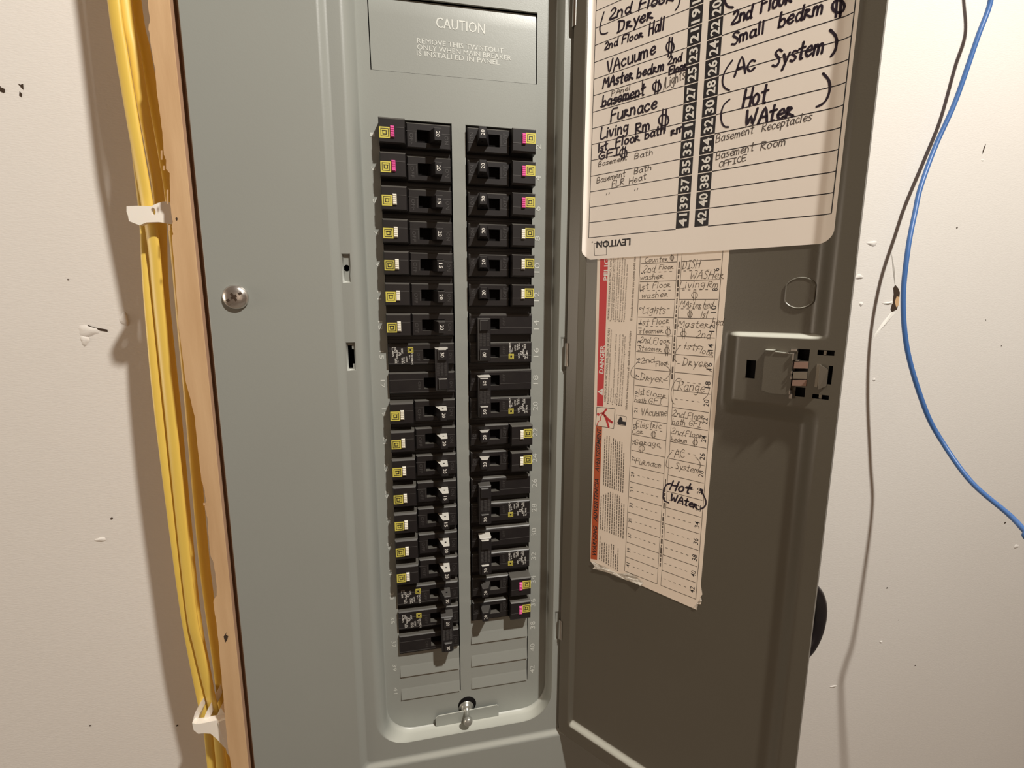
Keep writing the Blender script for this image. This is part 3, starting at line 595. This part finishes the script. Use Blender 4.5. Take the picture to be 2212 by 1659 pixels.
for s, p, q in (('Apply appropriate personal protective equipment (PPE) and follow safe electrical',(1315,869),(1322,712)),('work practices.',(1320,869),(1322,838)),
   ('This equipment must only be installed and serviced by qualified electrical',(1325,871),(1333,722)),('personnel.',(1329,871),(1331,850)),('Turn off all power supplying this equipment before working on or inside',(1334,872),(1341,722)),
   ('Always use a properly rated voltage sensing device to confirm power is off.',(1339,873),(1348,722)),('Replace all devices, doors and covers before turning on power to this',(1344,874),(1352,726)),
   ('Utilice equipo de protecci\u00f3n personal (EPP) apropiado y siga las',(1322,691),(1327,553)),('pr\u00e1cticas de seguridad en trabajos el\u00e9ctricos',(1326,691),(1330,560)),('Solamente el personal el\u00e9ctrico especializado deber\u00e1 instalar',(1331,692),(1337,550)),('y prestar servicio de mantenimiento a este equipo.',(1335,692),(1341,560)),
   ('Desenergice el equipo antes de realizar cualquier trabajo',(1340,692),(1347,552)),('Siempre utilice un dispositivo detector de tensi\u00f3n nominal',(1345,692),(1352,560)),('Vuelva a colocar todos los dispositivos, las puertas',(1350,692),(1357,570))):
    vwrite(tiny, s, p, q, .052, o2_)
for p in ((1313.5,871),(1323.5,873),(1332.5,874),(1337.5,875),(1342.5,876),(1318.5,693),(1329,694),(1338,694),(1343,694),(1348,694)):
    u, v = duv(*p); tiny.add([o2_(u+.022*math.cos(k), v+.022*math.sin(k)) for k in range(6)], [tuple(range(6))], 0)
# paragraphs too small to read: rows of broken dashes
def para(rows, x0, dx, y_of, x_slope):
    for i in range(rows):
        ya, yb = y_of(i); x = x0+dx*i; y = ya
        while y > yb:
            l = random.uniform(3, 8); a = (x+(ya-y)*x_slope, y); b = (x+(ya-y+l)*x_slope, max(yb, y-l)); y -= l+1.3
            line2(tiny, duv(*a), duv(*b), .030, o2_, 0, 1)
para(10, 1304, 4.6, lambda i: (1048+i*1.8, 938+i*2.2+random.uniform(0, 30)*(i%3 == 0)), .030)
para(11, 1297, 4.9, lambda i: (1143+i*2.0, 1062+abs(i-4)*2.2+(14 if i > 8 else 0)), .030)
para(9, 1295, 4.9, lambda i: (1208+i*3.2, 1155+i*3.4+random.uniform(0, 20)), .030)
part('fine_print', tiny, INKP, old, kind='stuff')
# pictograms
pg = MB(); b_ = [duv(*p) for p in ((1289.5,879),(1329,883),(1326,926),(1287,919))]
for i in range(4): line2(pg, b_[i], b_[(i+1)%4], .018, o1_, 1, 4)
for pts, w in (([(1310,884),(1303,893)], .04), ([(1303,893),(1307,898),(1315,907),(1322,912)], .055), ([(1307,898),(1312,912),(1315,922)], .05), ([(1303,893),(1298,900),(1297,908),(1293,910),(1290,918)], .02), ([(1304,891),(1298,893)], .03)):
    ribbon(pg, [duv(*p) for p in pts], w*1.6, o2_, 0, 3)
u, v = duv(1292.5, 895); pg.add([o2_(u+.055*math.cos(k*.7), v+.055*math.sin(k*.7)) for k in range(9)], [tuple(range(9))], 0)
b_ = [duv(*p) for p in ((1332,896),(1353.5,900),(1352,920),(1331,916))]
for i in range(4): line2(pg, b_[i], b_[(i+1)%4], .014, o1_, 1, 2)
pg.add([o2_(*duv(*p)) for p in ((1334,912),(1340,899),(1345,904),(1345,910),(1352,911),(1352,919),(1343,917),(1336,917))], [tuple(range(8))], 1)
part('pictogram', pg, [RED, INKB], old, label='small red shock pictogram and black hand symbol')
# ruled table
U2, V2, T2, P2, W2 = 2.5636, -4.519, -.0033, .5588, 2.4934
def tb2(t, n): x = t*W2; y = -n*P2; return (U2+x-y*T2, V2+x*T2+y)
tm = MB(); tc1, tc2 = (3.762-U2)/W2, (3.895-U2)/W2
for t in (0, tc1, tc2, 1): line2(tm, tb2(t, -.6), tb2(t, 19), .012 if 0 < t < 1 else .016, o1_, 0, 4)
for n in range(0, 20):
    line2(tm, tb2(.01, n), tb2(tc1, n), .020, o1_, 0, 2); line2(tm, tb2(tc2, n), tb2(.985 if n < 19 else 1, n), .020, o1_, 0, 2)
    if n < 19:
        for k in range(5):
            a = .14+k*.07*1; line2(tm, tb2(.12+k*.068, n+.5), tb2(.12+k*.068+.03, n+.5), .020, o1_, 0, 1)
            line2(tm, tb2(tc2+.03+k*.068, n+.5), tb2(tc2+.06+k*.068, n+.5), .020, o1_, 0, 1)
for n in range(19):
    write(bt, str(5+2*n), (tb2(.045, n+.5)[0], tb2(.045, n+.5)[1]), (0, 1), (-1, 0), o1_, height=.12, length=.075 if n < 3 else .17, bold=.006, center=True)
    write(bt, str(6+2*n), (tb2(.945, n+.5)[0], tb2(.945, n+.5)[1]), (0, 1), (-1, 0), o1_, height=.15, length=.085 if n < 2 else .21, bold=.006, center=True)
for k, (a, b) in enumerate(((0, 5.4), (5.7, 6.4), (12.3, 14.0), (14.4, 17.6))):
    t = a
    while t < b:
        l = random.uniform(.12, .4); c = (tc1+tc2)/2; line2(tm, tb2(c, t), tb2(c, t+l), random.uniform(.03, .06), o1_, 0, 1); t += l+.06
part('ruled_line', tm, INKP, old, kind='stuff'); part('printed_text', bt, INKB, old, label='black printed warning words and circuit numbers', kind='stuff')
zC = lambda x, y: duv(1360+x/10.055, 555+y/10.055); zD = lambda x, y: duv(1350+x/10.055, 700+y/10.055); zE = lambda x, y: duv(1340+x/10.055, 850+y/10.055); zF = lambda x, y: duv(1340+x/10.055, 1000+y/10.055)
hw = MB(); hk = MB()
for t, z, a, b, h in (('Counter', zC, (330,115), (830,95), .15), ('2nd', zC, (300,335), (560,330), .21), ('Floor', zC, (640,270), (955,255), .13), ('washer', zC, (230,505), (735,465), .17), ('1st', zC, (225,735), (420,680), .19), ('Floor', zC, (505,680), (895,655), .17), ('washer', zC, (270,900), (830,865), .17),
   ('Lights', zC, (290,1225), (775,1235), .22), ('1st', zC, (220,1475), (430,1475), .18), ('Floor', zC, (500,1470), (860,1440), .18), ('DISH', zC, (1150,270), (1530,235), .24), ('WASHer', zC, (1310,470), (2040,470), .22), ('Living', zC, (1090,690), (1640,650), .20), ('Rm', zC, (1690,665), (1920,670), .18),
   ('MAster', zC, (1090,1080), (1555,1120), .19), ('bed', zC, (1600,1110), (1800,1120), .22), ('1st', zC, (1550,1315), (1690,1320), .20), ('Master', zC, (1050,1510), (1720,1530), .18), ('bed', zC, (1790,1480), (2035,1480), .20),
   ('steamer', zD, (310,195), (830,195), .15), ('2nd', zD, (320,390), (545,415), .19), ('Floor', zD, (620,415), (980,415), .16), ('Steamer', zD, (280,575), (795,600), .16), ('2nd', zD, (345,860), (660,830), .18), ('Floor', zD, (680,920), (960,880), .15), ('Dryer', zD, (335,1220), (825,1265), .24),
   ('1st', zD, (305,1540), (430,1530), .20), ('floor', zD, (450,1530), (910,1610), .15), ('2nd', zD, (1545,295), (1860,320), .22), ('1st', zD, (1290,540), (1520,560), .20), ('Floor', zD, (1540,600), (1910,700), .18), ('Dryer', zD, (1250,900), (1800,930), .24), ('Range', zD, (1150,1430), (1730,1480), .30),
   ('bath', zE, (310,175), (560,205), .16), ('GFI', zE, (610,215), (900,235), .19), ('VAcuume', zE, (455,480), (1010,490), .24), ('Electric', zE, (345,715), (890,770), .20), ('Car', zE, (260,870), (500,880), .16), ('Garage', zE, (310,1105), (860,1160), .19), ('Furnace', zE, (330,1520), (880,1620), .19),
   ('2nd', zE, (1125,480), (1390,530), .20), ('Floor', zE, (1470,545), (1830,560), .18), ('bath', zE, (1130,665), (1410,690), .18), ('GFI', zE, (1480,695), (1740,740), .18), ('2nd', zE, (1095,860), (1360,930), .20), ('Floor', zE, (1420,930), (1790,975), .18), ('bedrm', zE, (1100,1030), (1450,1075), .14), ('AC', zE, (1170,1385), (1410,1400), .26),
   ('System', zF, (1190,110), (1700,225), .20)):
    hand(hw, t, z(*a), z(*b), h, .0165, o3_, slant=.2)
for z, c, rx, ry, h in ((zC, (925,20), 40, 50, 150), (zC, (1415,830), 65, 65, 230), (zC, (1315,1245), 50, 60, 180), (zD, (945,170), 55, 65, 230), (zD, (915,570), 55, 65, 240), (zD, (1275,210), 60, 55, 220), (zE, (725,890), 50, 60, 150), (zE, (470,1190), 60, 60, 200), (zE, (1630,1060), 50, 55, 190)): receptacle(hw, z, c, rx, ry, h, .0165, o3_)
for z, pts in ((zD, [(300,800),(220,890),(150,980),(130,1080),(165,1150),(250,1180)]), (zD, [(840,870),(950,950),(985,1040),(950,1130),(870,1215),(930,1225)]), (zD, [(1220,455),(1150,540),(1085,640),(1070,760),(1130,820)]), (zD, [(1740,910),(1800,980),(1900,1040)]), (zD, [(1240,1200),(1150,1180),(1060,1300),(1010,1450),(1010,1600),(1040,1700),(1090,1740)]),
   (zD, [(1800,1290),(1835,1400),(1800,1540),(1700,1640)]), (zE, [(1120,1270),(1060,1340),(1020,1420),(1000,1520),(1010,1590),(1100,1620)]), (zE, [(1640,1380),(1720,1470),(1740,1580),(1690,1665)])):
    ribbon(hw, [z(*p) for p in pts], .0165, o3_, 0, 4)
hand(hk, 'Hot', zF(1080,580), zF(1500,660), .32, .052, o3_, slant=.35); hand(hk, 'WAter', zF(1080,815), zF(1680,1000), .24, .052, o3_, slant=.15)
for pts in ([(1090,445),(1010,470),(955,560),(935,680),(945,790),(985,830),(1055,865)], [(1740,580),(1800,680),(1850,790),(1860,880),(1820,960),(1740,1000)], [(1740,580),(1790,585),(1760,640)], [(1420,540),(1550,565)]): ribbon(hk, [zF(*p) for p in pts], .05, o3_, 0, 4)
part('pen_writing', hw, INKP, old, kind='stuff', label='thin brown pen handwriting'); part('marker_writing', hk, INKM, old, kind='stuff', label='bold black marker words Hot Water in brackets')

# ------------------------------------------------------------------ breakers (built in the left column's frame: x from the outer end, z from the pole's centre)
def bmesh_of(mb, mats, name): return mb.mesh(name, mats)
def frame(b, z0, z1, x0=.83, x1=2.24, wx0=1.17, wx1=1.93, c=0, y=-.15, m=0):
    # raised strip of one pole with its toggle window, chamfered edges
    e = .035
    zt, zb = z1, z0; wz0, wz1 = c-.20, c+.18
    b.add([(x0+e,y,zb+e),(x1-e,y,zb+e),(x1-e,y,zt-e),(x0+e,y,zt-e),(x0,y+e,zb),(x1,y+e,zb),(x1,y+e,zt),(x0,y+e,zt),(x0,.25,zb),(x1,.25,zb),(x1,.25,zt),(x0,.25,zt)],
          [(4,5,1,0),(5,6,2,1),(6,7,3,2),(7,4,0,3),(8,9,5,4),(9,10,6,5),(10,11,7,6),(11,8,4,7)], m)
    o = [Vector((x, y, z)) for x, z in ((x0+e, zb+e), (x1-e, zb+e), (x1-e, zt-e), (x0+e, zt-e))]; h = [Vector((x, y, z)) for x, z in ((wx0, wz0), (wx1, wz0), (wx1, wz1), (wx0, wz1))]
    b.add(o+h, [(0,1,5,4),(1,2,6,5),(2,3,7,6),(3,0,4,7)], m)
    d = [p+Vector((0, .22, 0)) for p in h]; b.ring(h, d, m, False); b.add([p+Vector((0, 0, 0)) for p in d], [(0,1,2,3)], 2)
def step_line(b, x0, x1, z, y, m=3): b.box(x0, x1, y-.006, y+.01, z-.009, z+.009, m)  # pale strip painting the lit edge of the moulded step
BM = [BLACK, BLACK, PIT, EMB]
fB = lambda y: (lambda a, b: (a, y, b))
def wr(b, s, x, z, y, h, L, m=0, bold=0): write(b, s, (x, z), (0, -1), (1, 0), fB(y), height=h, length=L, m=m, bold=bold, center=True)
def base_body(b, poles=1):
    b.box(0, 2.24, .12, .9, -.495-(poles-1), .495, 0)
# arc-fault style single breaker: tall block at its outer end
b = MB(); base_body(b); frame(b, -.375, .385)
b.prism([(0,-.37),(.80,-.37),(.80,.385),(0,.385)], -.40, .3, 0)
b.v = b.v[:]
b.add([(0,-.40,-.37),(.80,-.40,-.37),(.80,-.40,.385),(0,-.40,.385),(.03,-.45,-.335),(.775,-.45,-.335),(.775,-.45,.33),(.03,-.45,.33)], [(0,1,5,4),(1,2,6,5),(2,3,7,6),(3,0,4,7),(4,5,6,7)], 0)
step_line(b, .50, .775, .10, -.45); step_line(b, .83, 1.15, .125, -.15); step_line(b, 1.95, 2.22, .10, -.15)
wr(b, 'OFF', .99, -.10, -.156, .11, .34, 3); wr(b, 'ON', 2.10, -.08, -.156, .12, .26, 3); wr(b, '|', 1.13, -.05, -.156, .01, .3, 3)
BODY_A = b.mesh('breaker_body', BM)
def std(b, c, lab_):
    frame(b, c-.37, c+.37, x0=.0, wx0=1.18, c=c)
    step_line(b, .02, 1.16, c+.12, -.15); step_line(b, 1.95, 2.22, c+.10, -.15); step_line(b, .02, 2.22, c-.30, -.15)
    wr(b, 'OFF', 1.02, c-.09, -.156, .09, .28, 3); wr(b, 'ON', 2.11, c-.08, -.156, .10, .22, 3)
b = MB(); base_body(b); std(b, 0, 1); BODY_S = b.mesh('breaker_body', BM)
b = MB(); base_body(b, 2); std(b, 0, 1); std(b, -1, 0); BODY_D = b.mesh('breaker_body', BM)
b = MB()                                # toggle, leaning to the inner side
b.add([(1.50,.0,-.19),(1.93,.0,-.19),(1.93,.0,.16),(1.50,.0,.16),(1.69,-.64,-.255),(1.92,-.64,-.255),(1.92,-.64,.115),(1.69,-.64,.115),(1.70,-.66,-.245),(1.91,-.66,-.245),(1.91,-.66,.10),(1.70,-.66,.10)],
      [(0,1,5,4),(1,2,6,5),(2,3,7,6),(3,0,4,7),(4,5,9,8),(5,6,10,9),(6,7,11,10),(7,4,8,11),(8,9,10,11)], 0)
HMESH = b.mesh('handle', [HANDLE]); HMESHW = b.mesh('handle', [HANDLEW])
b = MB(); b.lathe((1.79, -.42, .128), (0, -.06, 1), [(0, .034), (.012, .034)], 12); DOT = b.mesh('handle_dot', [PIT])
b = MB()                                # tie handle joining two poles
b.box(1.56, 2.00, -.58, -.02, -1.22, .235, 0, .03)
for c in (0, -1): b.box(1.66, 1.94, -.66, -.5, c-.165 if c else -.17, c+.20, 0, .02)
b2 = MB()
for k in range(16):
    for j in range(3): zc = -.27-.028*k-random.uniform(0, .008); x0 = 1.60+j*.125+random.uniform(0, .02); b2.box(x0, x0+.09, -.588, -.57, zc-.008, zc+.004, 0)
TMESH = b.mesh('tie_handle', [HANDLE]); TMESHW = b.mesh('tie_handle', [HANDLEW]); TTEX = b2.mesh('raised_lettering', [EMB])
NUM = {}
for s in ('15', '20', '30', '50'):
    b = MB(); wr(b, s, 1.805, -.07, -.664, .115, .165, 0, .006); NUM[s] = b.mesh('rating_number', [INKW])
    b = MB(); wr(b, s, 1.80, .0, -.664, .115, .165, 0, .006); NUM[s+'b'] = b.mesh('rating_number', [INKW])
def sq_logo(mb, x0, z0, s, y, k):
    mb.box(x0, x0+s, y-.01, y+.002, z0, z0+s, 0)
    def ring(a, w):
        x1, x2, z1, z2 = x0+a, x0+s-a, z0+a, z0+s-a; t = y-.013
        for q in ((x1,x2,z1,z1+w),(x1,x2,z2-w,z2),(x1,x1+w,z1,z2),(x2-w,x2,z1,z2)): mb.box(q[0], q[1], t, y-.009, q[2], q[3], 1)
    ring(s*.13, s*.055); ring(s*.31, s*.075)
    if not k: mb.box(x0+s*.36, x0+s*.64, y-.0135, y-.009, z0+s*.36, z0+s*.64, 1)
    if k: mb.box(x0+s*.26, x0+s*.74, y-.013, y-.009, z0+s*.62, z0+s*.69, 1)
b = MB(); sq_logo(b, .02, -.235, .325, -.45, 1); LOGO = b.mesh('yellow_emblem', [YEL, INKB])
def button(m):
    b = MB(); b.box(.355, .475, -.50, -.44, -.20, .125, 0, .012)
    for k in range(5): z = -.18+k*.062; b.box(.362, .468, -.512, -.495, z, z+.042, 0, .006)
    return b.mesh('test_button', [m])
BTN = {'pink': button(PINK), 'white': button(WHT)}
b = MB(); sq_logo(b, .66, .05, .19, -.152, 0); SLOGO = b.mesh('yellow_emblem', [YEL, INKB])
b = MB()
for s, x, z, h, L in (('HOM', .80, -.26, .075, .17), ('120/240', .80, -.10, .055, .26), ('V~', .72, -.09, .055, .16), ('LISTED', .61, -.17, .05, .2), ('CIR BKR', .47, -.22, .05, .22), ('10 kA', .53, -.20, .05, .22), ('UNIT', .47, .12, .06, .17), ('60/75', .30, .05, .06, .22), ('LL-4875', .17, .09, .055, .30), ('SWD', .24, .16, .05, .18), ('CU', .31, -.24, .06, .12), ('AL', .31, -.10, .05, .1), ('ISSUE', .25, -.22, .05, .18)): wr(b, s, x, z, -.156, h, L, 0, .008)
n = 20; vs = [(.38+r*math.cos(2*math.pi*k/n), -.157, .02+r*math.sin(2*math.pi*k/n)) for r in (.058, .044) for k in range(n)]; b.add(vs, [(k, (k+1)%n, n+(k+1)%n, n+k) for k in range(n)], 0)
b.add([(.36,-.157,-.01),(.37,-.157,-.01),(.40,-.157,.05),(.39,-.157,.05)], [(0,1,2,3)], 0)
LPRINT = b.mesh('white_print', [INKW])
def breaker(col, row, kind, rating, btn, label, logo_dz=0, lab_pole=0):
    base = (XA+.005 if col == 'L' else XD-.005-0, 0, -row-.5 if col == 'L' else -row-.49)
    two = kind == 'D'
    if two and col == 'R': base = (base[0], 0, base[2]-1)
    root = bpy.data.objects.new('circuit_breaker', None); C.objects.link(root); root.location = W3(*base); root.empty_display_size = .01
    if col == 'R': root.rotation_euler = (0, math.pi, 0)
    root['label'] = label; root['category'] = 'breaker'; root['group'] = 'black circuit breakers in the panel'; root['kind'] = 'thing'
    body = link('body', {'A': BODY_A, 'S': BODY_S, 'D': BODY_D}[kind], root)
    z1 = (0, -.0, 0)
    if kind == 'A':
        link('yellow_emblem', LOGO, root, (0, 0, logo_dz*S)); link('test_button', BTN[btn], root, (0, 0, logo_dz*S), label=btn+' ribbed test button')
    else:
        lz = -lab_pole*S; link('yellow_emblem', SLOGO, root, (0, 0, lz)); link('white_print', LPRINT, root, (0, 0, lz))
    dx = -.0*S
    if two:
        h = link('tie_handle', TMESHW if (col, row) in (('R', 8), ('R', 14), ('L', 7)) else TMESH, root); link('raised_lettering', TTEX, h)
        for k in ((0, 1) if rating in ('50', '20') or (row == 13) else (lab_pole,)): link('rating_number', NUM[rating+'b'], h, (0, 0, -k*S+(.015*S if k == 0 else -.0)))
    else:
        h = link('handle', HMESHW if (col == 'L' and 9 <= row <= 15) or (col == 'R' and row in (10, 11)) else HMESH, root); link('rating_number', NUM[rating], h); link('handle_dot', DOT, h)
        if col == 'R': pass
    return root
L_ = [('20','pink'),('20','pink'),('15','white'),('20','white'),('15','white'),('20','white'),('20','white')]
o_ = ['topmost', 'second from the top', 'third from the top', 'fourth from the top', 'fifth from the top', 'sixth from the top', 'seventh from the top']
for i, (r, c) in enumerate(L_): breaker('L', i, 'A', r, c, f'black {r}-amp breaker with {c} test button, {o_[i]} in the left column')
breaker('L', 7, 'D', '30', None, 'double-width 30-amp breaker in the middle of the left column')
for i, r in enumerate(('20','20','20','15','15','20','20')):
    pos = ['first', 'second', 'third', 'fourth', 'fifth', 'sixth', 'seventh'][i]
    breaker('L', 9+i, 'A', r, 'white', f'black {r}-amp breaker with white button, {pos} below the left column\'s 30-amp double')
breaker('L', 16, 'S', '20', None, 'narrow flat black breaker with white print, just above the lowest left double breaker')
breaker('L', 17, 'D', '20', None, 'double-width 20-amp breaker at the foot of the left column')
R_ = ['pink']*3+['white']*3; o2 = ['topmost', 'second from the top', 'third from the top', 'fourth from the top', 'fifth from the top', 'sixth from the top']
for i, c in enumerate(R_): breaker('R', i, 'A', '20', c, f'black 20-amp breaker with {c} test button, {o2[i]} in the right column')
breaker('R', 6, 'D', '30', None, 'uppermost double-width 30-amp breaker of the right column', lab_pole=0)
breaker('R', 8, 'D', '50', None, 'double-width 50-amp breaker in the right column')
breaker('R', 10, 'A', '20', 'white', 'upper of the two white-button breakers below the 50-amp double'); breaker('R', 11, 'A', '20', 'white', 'lower of the two white-button breakers below the 50-amp double')
breaker('R', 12, 'D', '30', None, 'double-width 30-amp breaker in the right column, middle one of three'); breaker('R', 14, 'D', '30', None, 'lowest double-width 30-amp breaker of the right column, above two pink-button breakers')
breaker('R', 16, 'A', '20', 'pink', 'second lowest right-column breaker, with pink test button'); breaker('R', 17, 'A', '20', 'pink', 'lowest right-column breaker, pink button, above the blank plates')

# ------------------------------------------------------------------ wood strip, cables and their holders
SY = -.80; XR = at(366, 0, SY).x
strip = thing('wood_strip', 'pale splintered vertical wood strip along the left edge of the grey panel', 'wood strip', (-8.25, 1, -29))
le = [(319,0),(324,45),(320,60),(323,75),(325,90),(335,150),(339,205),(345,240),(352,300),(354,335),(358,345),(359,365),(366,374),(368,440),(373,480),(371,490),(374,505),(371,512),(376,560),(385,700),(400,820),(421,900),(428,980),(436,1040),(442,1060),(445,1083),(442,1095),(445,1105),(448,1120),(451,1160),(455,1202),(460,1210),(464,1235),(468,1262),(468,1288),(461,1296),(463,1320),(467,1345),(473,1400),(480,1480),(486,1550),(492,1610),(500,1659)]
pts = [at(x, y, SY) for x, y in le]; poly = [(p.x, p.z) for p in pts]
fine = [(poly[0][0], 16)]
for a, b in zip(poly, poly[1:]):
    for k in range(4):
        t = k/4; fine.append((a[0]+(b[0]-a[0])*t+random.uniform(-.008, .008), a[1]+(b[1]-a[1])*t))
fine += [poly[-1], (poly[-1][0]+.02, -29)]
fine = sorted(set(fine), key=lambda p: -p[1])
wb = MB(); n = len(fine)
vs = [(x, SY, z) for x, z in fine]+[(XR-.015, SY, z) for x, z in fine]+[(XR, SY+.02, z) for x, z in fine]+[(XR, YW-.05, z) for x, z in fine]+[(x+random.uniform(-.01, .02), SY+.07, z) for x, z in fine]+[(XR-.46, 0, z) for x, z in fine]+[(XR-.45, YW-.05, z) for x, z in fine]
def grid(a, b, flip=False): return [((a*n+i, a*n+i+1, b*n+i+1, b*n+i) if not flip else (b*n+i, b*n+i+1, a*n+i+1, a*n+i)) for i in range(n-1)]
wb.add(vs, grid(0, 1)+grid(1, 2), 0); wb.add(vs, grid(2, 3), 1); wb.add(vs, grid(4, 0)+grid(5, 4)+grid(6, 5), 0)
wb.box(XR-.01, -7.88, -.38, YW-.05, -28.9, 15.9, 1)
part('strip', wb, [WOOD, WOODS], strip, weld=True)
kn = MB()
for p in ([(483,1375),(488,1368),(490,1364),(488,1371),(493,1374),(491,1382),(487,1388),(485,1382)], [(379,471),(382,469),(384,473),(382,477),(380,475)]):
    kn.add([at(x, y, SY-.006) for x, y in p], [tuple(range(len(p)))], 0)
part('knot_hole', kn, HOLE, strip)
spl = MB()
for x, y, l in ((352,345,20), (357,368,10), (369,498,12), (444,1092,6), (365,440,30)):
    a = at(x-5, y, SY+.01); b = at(x-1, y-l, SY); c = at(x-5, y-l, SY); d = at(x-1, y, SY-.03); spl.add([a, d, b, c], [(0,1,2,3)], 0)
part('splinter', spl, WOOD, strip, kind='stuff')

GY = 'yellow cables beside the wood strip'
def cable(label, path, w=.17, flat=(1, -.3, -.1)):
    P = [at(x, y, Y) for x, y, Y in path]
    P = [P[0]+Vector((.15, -.1, 14)), P[0]+Vector((.05, 0, 5))]+P; d1 = P[-1]-P[-2]; P = P+[P[-1]+Vector((0, 0, -4))]
    root = thing('yellow_cable', label, 'cable', tuple(P[-1]), GY)
    m = MB(); m.tube(smooth_path(P, 8), w, .085, 14, 0, Vector(flat)); part('jacket', m, CABY, root)
cable('brightest yellow cable, running in front of the others above the upper white holder',
      [(246,0,.30),(262,110,.32),(280,220,.34),(299,330,.36),(318,440,.38),(333,540,.38),(342,640,.40),(369,900,.40),(411,1300,.40),(430,1400,.44),(461,1530,.55),(470,1580,.6),(478,1659,.8)], .19)
cable('outermost yellow cable, leftmost at the lower white holder',
      [(256,0,1.02),(272,120,1.02),(288,250,.98),(302,370,.90),(313,470,.82),(317,560,.72),(325,680,.64),(346,900,.64),(393,1270,.64),(414,1400,.68),(440,1530,.76),(450,1580,.82),(458,1659,1.0)], .15, (1, .25, -.1))
cable('half-shaded yellow cable, second from the left at the top of the frame',
      [(271,0,.52),(290,110,.54),(306,210,.58),(324,310,.68),(341,410,.82),(348,500,.90),(354,640,.95),(381,900,.95),(420,1300,.95),(445,1450,.95),(468,1580,1.0),(480,1659,1.2)], .15, (1, .5, 0))
cable('dim yellow cable nearest the wood strip, in its shadow',
      [(291,0,1.30),(312,110,1.30),(330,210,1.30),(349,310,1.30),(365,410,1.3),(377,500,1.4),(395,700,1.4),(409,850,1.35),(422,1000,1.3),(440,1200,1.3),(452,1300,1.3),(470,1430,1.35),(486,1560,1.35),(497,1659,1.5)], .17, (1, .2, 0))

def extrude_px(mb, px, Y0, Y1, m=0):
    p = [at(x, y, Y0) for x, y in px]; q = [(v.x, v.z) for v in p]
    area = sum(q[i][0]*q[(i+1)%len(q)][1]-q[(i+1)%len(q)][0]*q[i][1] for i in range(len(q)))
    if area < 0: q.reverse()
    mb.prism(q, Y0, Y1, m)
b0 = at(330, 465, .0)
hold = thing('cable_holder', 'white nylon cable holder across the cables, upper one on the wood strip', 'cable holder', tuple(b0), 'white cable holders on the wood strip')
m = MB()
body = [(275,446),(300,445),(328,446),(336,442),(343,439),(353,436),(363,436),(370,440),(374,480),(373,484),(344,480),(318,481),(303,487),(290,482),(280,478),(278,466),(275,458)]
q = [at(x, y, .02) for x, y in body][::-1]; P2d = [(v.x, v.z) for v in q]
hc = at(332.5, 457, .02); hl_ = [(hc.x+.06*math.cos(2*math.pi*k/12), hc.z+.11*math.sin(2*math.pi*k/12)) for k in range(12)]
area = sum(P2d[i][0]*P2d[(i+1)%len(P2d)][1]-P2d[(i+1)%len(P2d)][0]*P2d[i][1] for i in range(len(P2d)))
if area < 0: P2d.reverse()
m.prism(P2d, -.02, .14, 0, [hl_[::-1]])
part('face_plate', m, NYLON, hold)
for x in (281, 372):
    m = MB(); extrude_px(m, [(x-4,449),(x+3,449),(x+5,478),(x-2,478)], .14, 1.25, 0); part('side_arm', m, NYLON, hold)
m = MB(); extrude_px(m, [(370,444),(382,444),(383,480),(372,480)], .0, .6); part('mounting_foot', m, NYLON, hold)
b0 = at(450, 1570, .2)
hold = thing('cable_holder', 'white nylon cable holder with raised fins near the bottom of the wood strip', 'cable holder', tuple(b0), 'white cable holders on the wood strip')
m = MB(); extrude_px(m, [(415,1562),(424,1564),(440,1562),(463,1557),(490,1553),(493,1590),(497,1612),(494,1622),(482,1612),(468,1596),(455,1585),(440,1584),(428,1585),(418,1577)], -.05, .20)
extrude_px(m, [(470,1560),(492,1553),(494,1600),(480,1592)], -.12, .0)
part('cradle', m, NYLON, hold)
for pf_ in ([(415,1562),(424,1564),(430,1545),(427,1531),(421,1540)], [(438,1562),(450,1559),(454,1548),(451,1528),(444,1542)], [(463,1557),(491,1553),(489,1548),(477,1528),(470,1542)]):
    m = MB(); extrude_px(m, pf_, .16, 1.3); part('fin', m, NYLON, hold)
m = MB(); extrude_px(m, [(482,1596),(498,1600),(500,1640),(490,1626)], -.08, .3); part('tail', m, NYLON, hold)

# blue cable looping out from the wall on the right
bl = [(2143,-90,2.5),(2140,0,2.6),(2111,83,2.7),(2064,218,2.95),(2021,315,3.1),(1989,403,2.9),(1977,456,2.7),(1961,540,2.35),(1951,649,2.1),(1961,761,1.75),(1998,883,1.1),(2035,954,.45),(2097,1040,-1.0),(2180,1112,-2.7),(2214,1147,-3.5),(2260,1190,-4.2)]
P = [at(*p) for p in bl]; P = [P[0]+(P[0]-P[1])*1.2]+P+[P[-1]+Vector((1.6, -5, -1.8)), P[-1]+Vector((3.5, -12, -5)), P[-1]+Vector((6, -18, -14))]
root = thing('blue_cable', 'thin blue network cable curving down in front of the white wall', 'cable', tuple(P[-1]))
m = MB(); m.tube(smooth_path(P, 10), .105, .105, 14, 0, Vector((0, 1, 0))); part('jacket', m, CABB, root)
# black coil of cable hanging on the wall behind the door
root = thing('coiled_cable', 'black coiled cable bulging out behind the free edge of the door', 'cable', (18.2, 2.9, -26))
for k, (ax, az, rr_, yy) in enumerate(((1.45, 2.15, .42, 2.85), (.95, 1.7, .40, 3.15), (1.25, 1.95, .40, 2.25))):
    m = MB(); pts = [(17.50+ax*math.cos(a*math.pi/24), yy+.05*math.sin(a*math.pi/12+k), -22.15+az*math.sin(a*math.pi/24)) for a in range(49)]
    m.tube(pts, rr_, rr_, 16, 0, Vector((0, 1, 0)), cap=False); part('coil_turn', m, RUBBER, root)
m = MB(); m.tube([(17.5, 2.0, -20.4), (17.5, 3.58, -20.4)], .12, .12, 10, 0, Vector((1, 0, 0))); part('hook', m, STEEL, root)
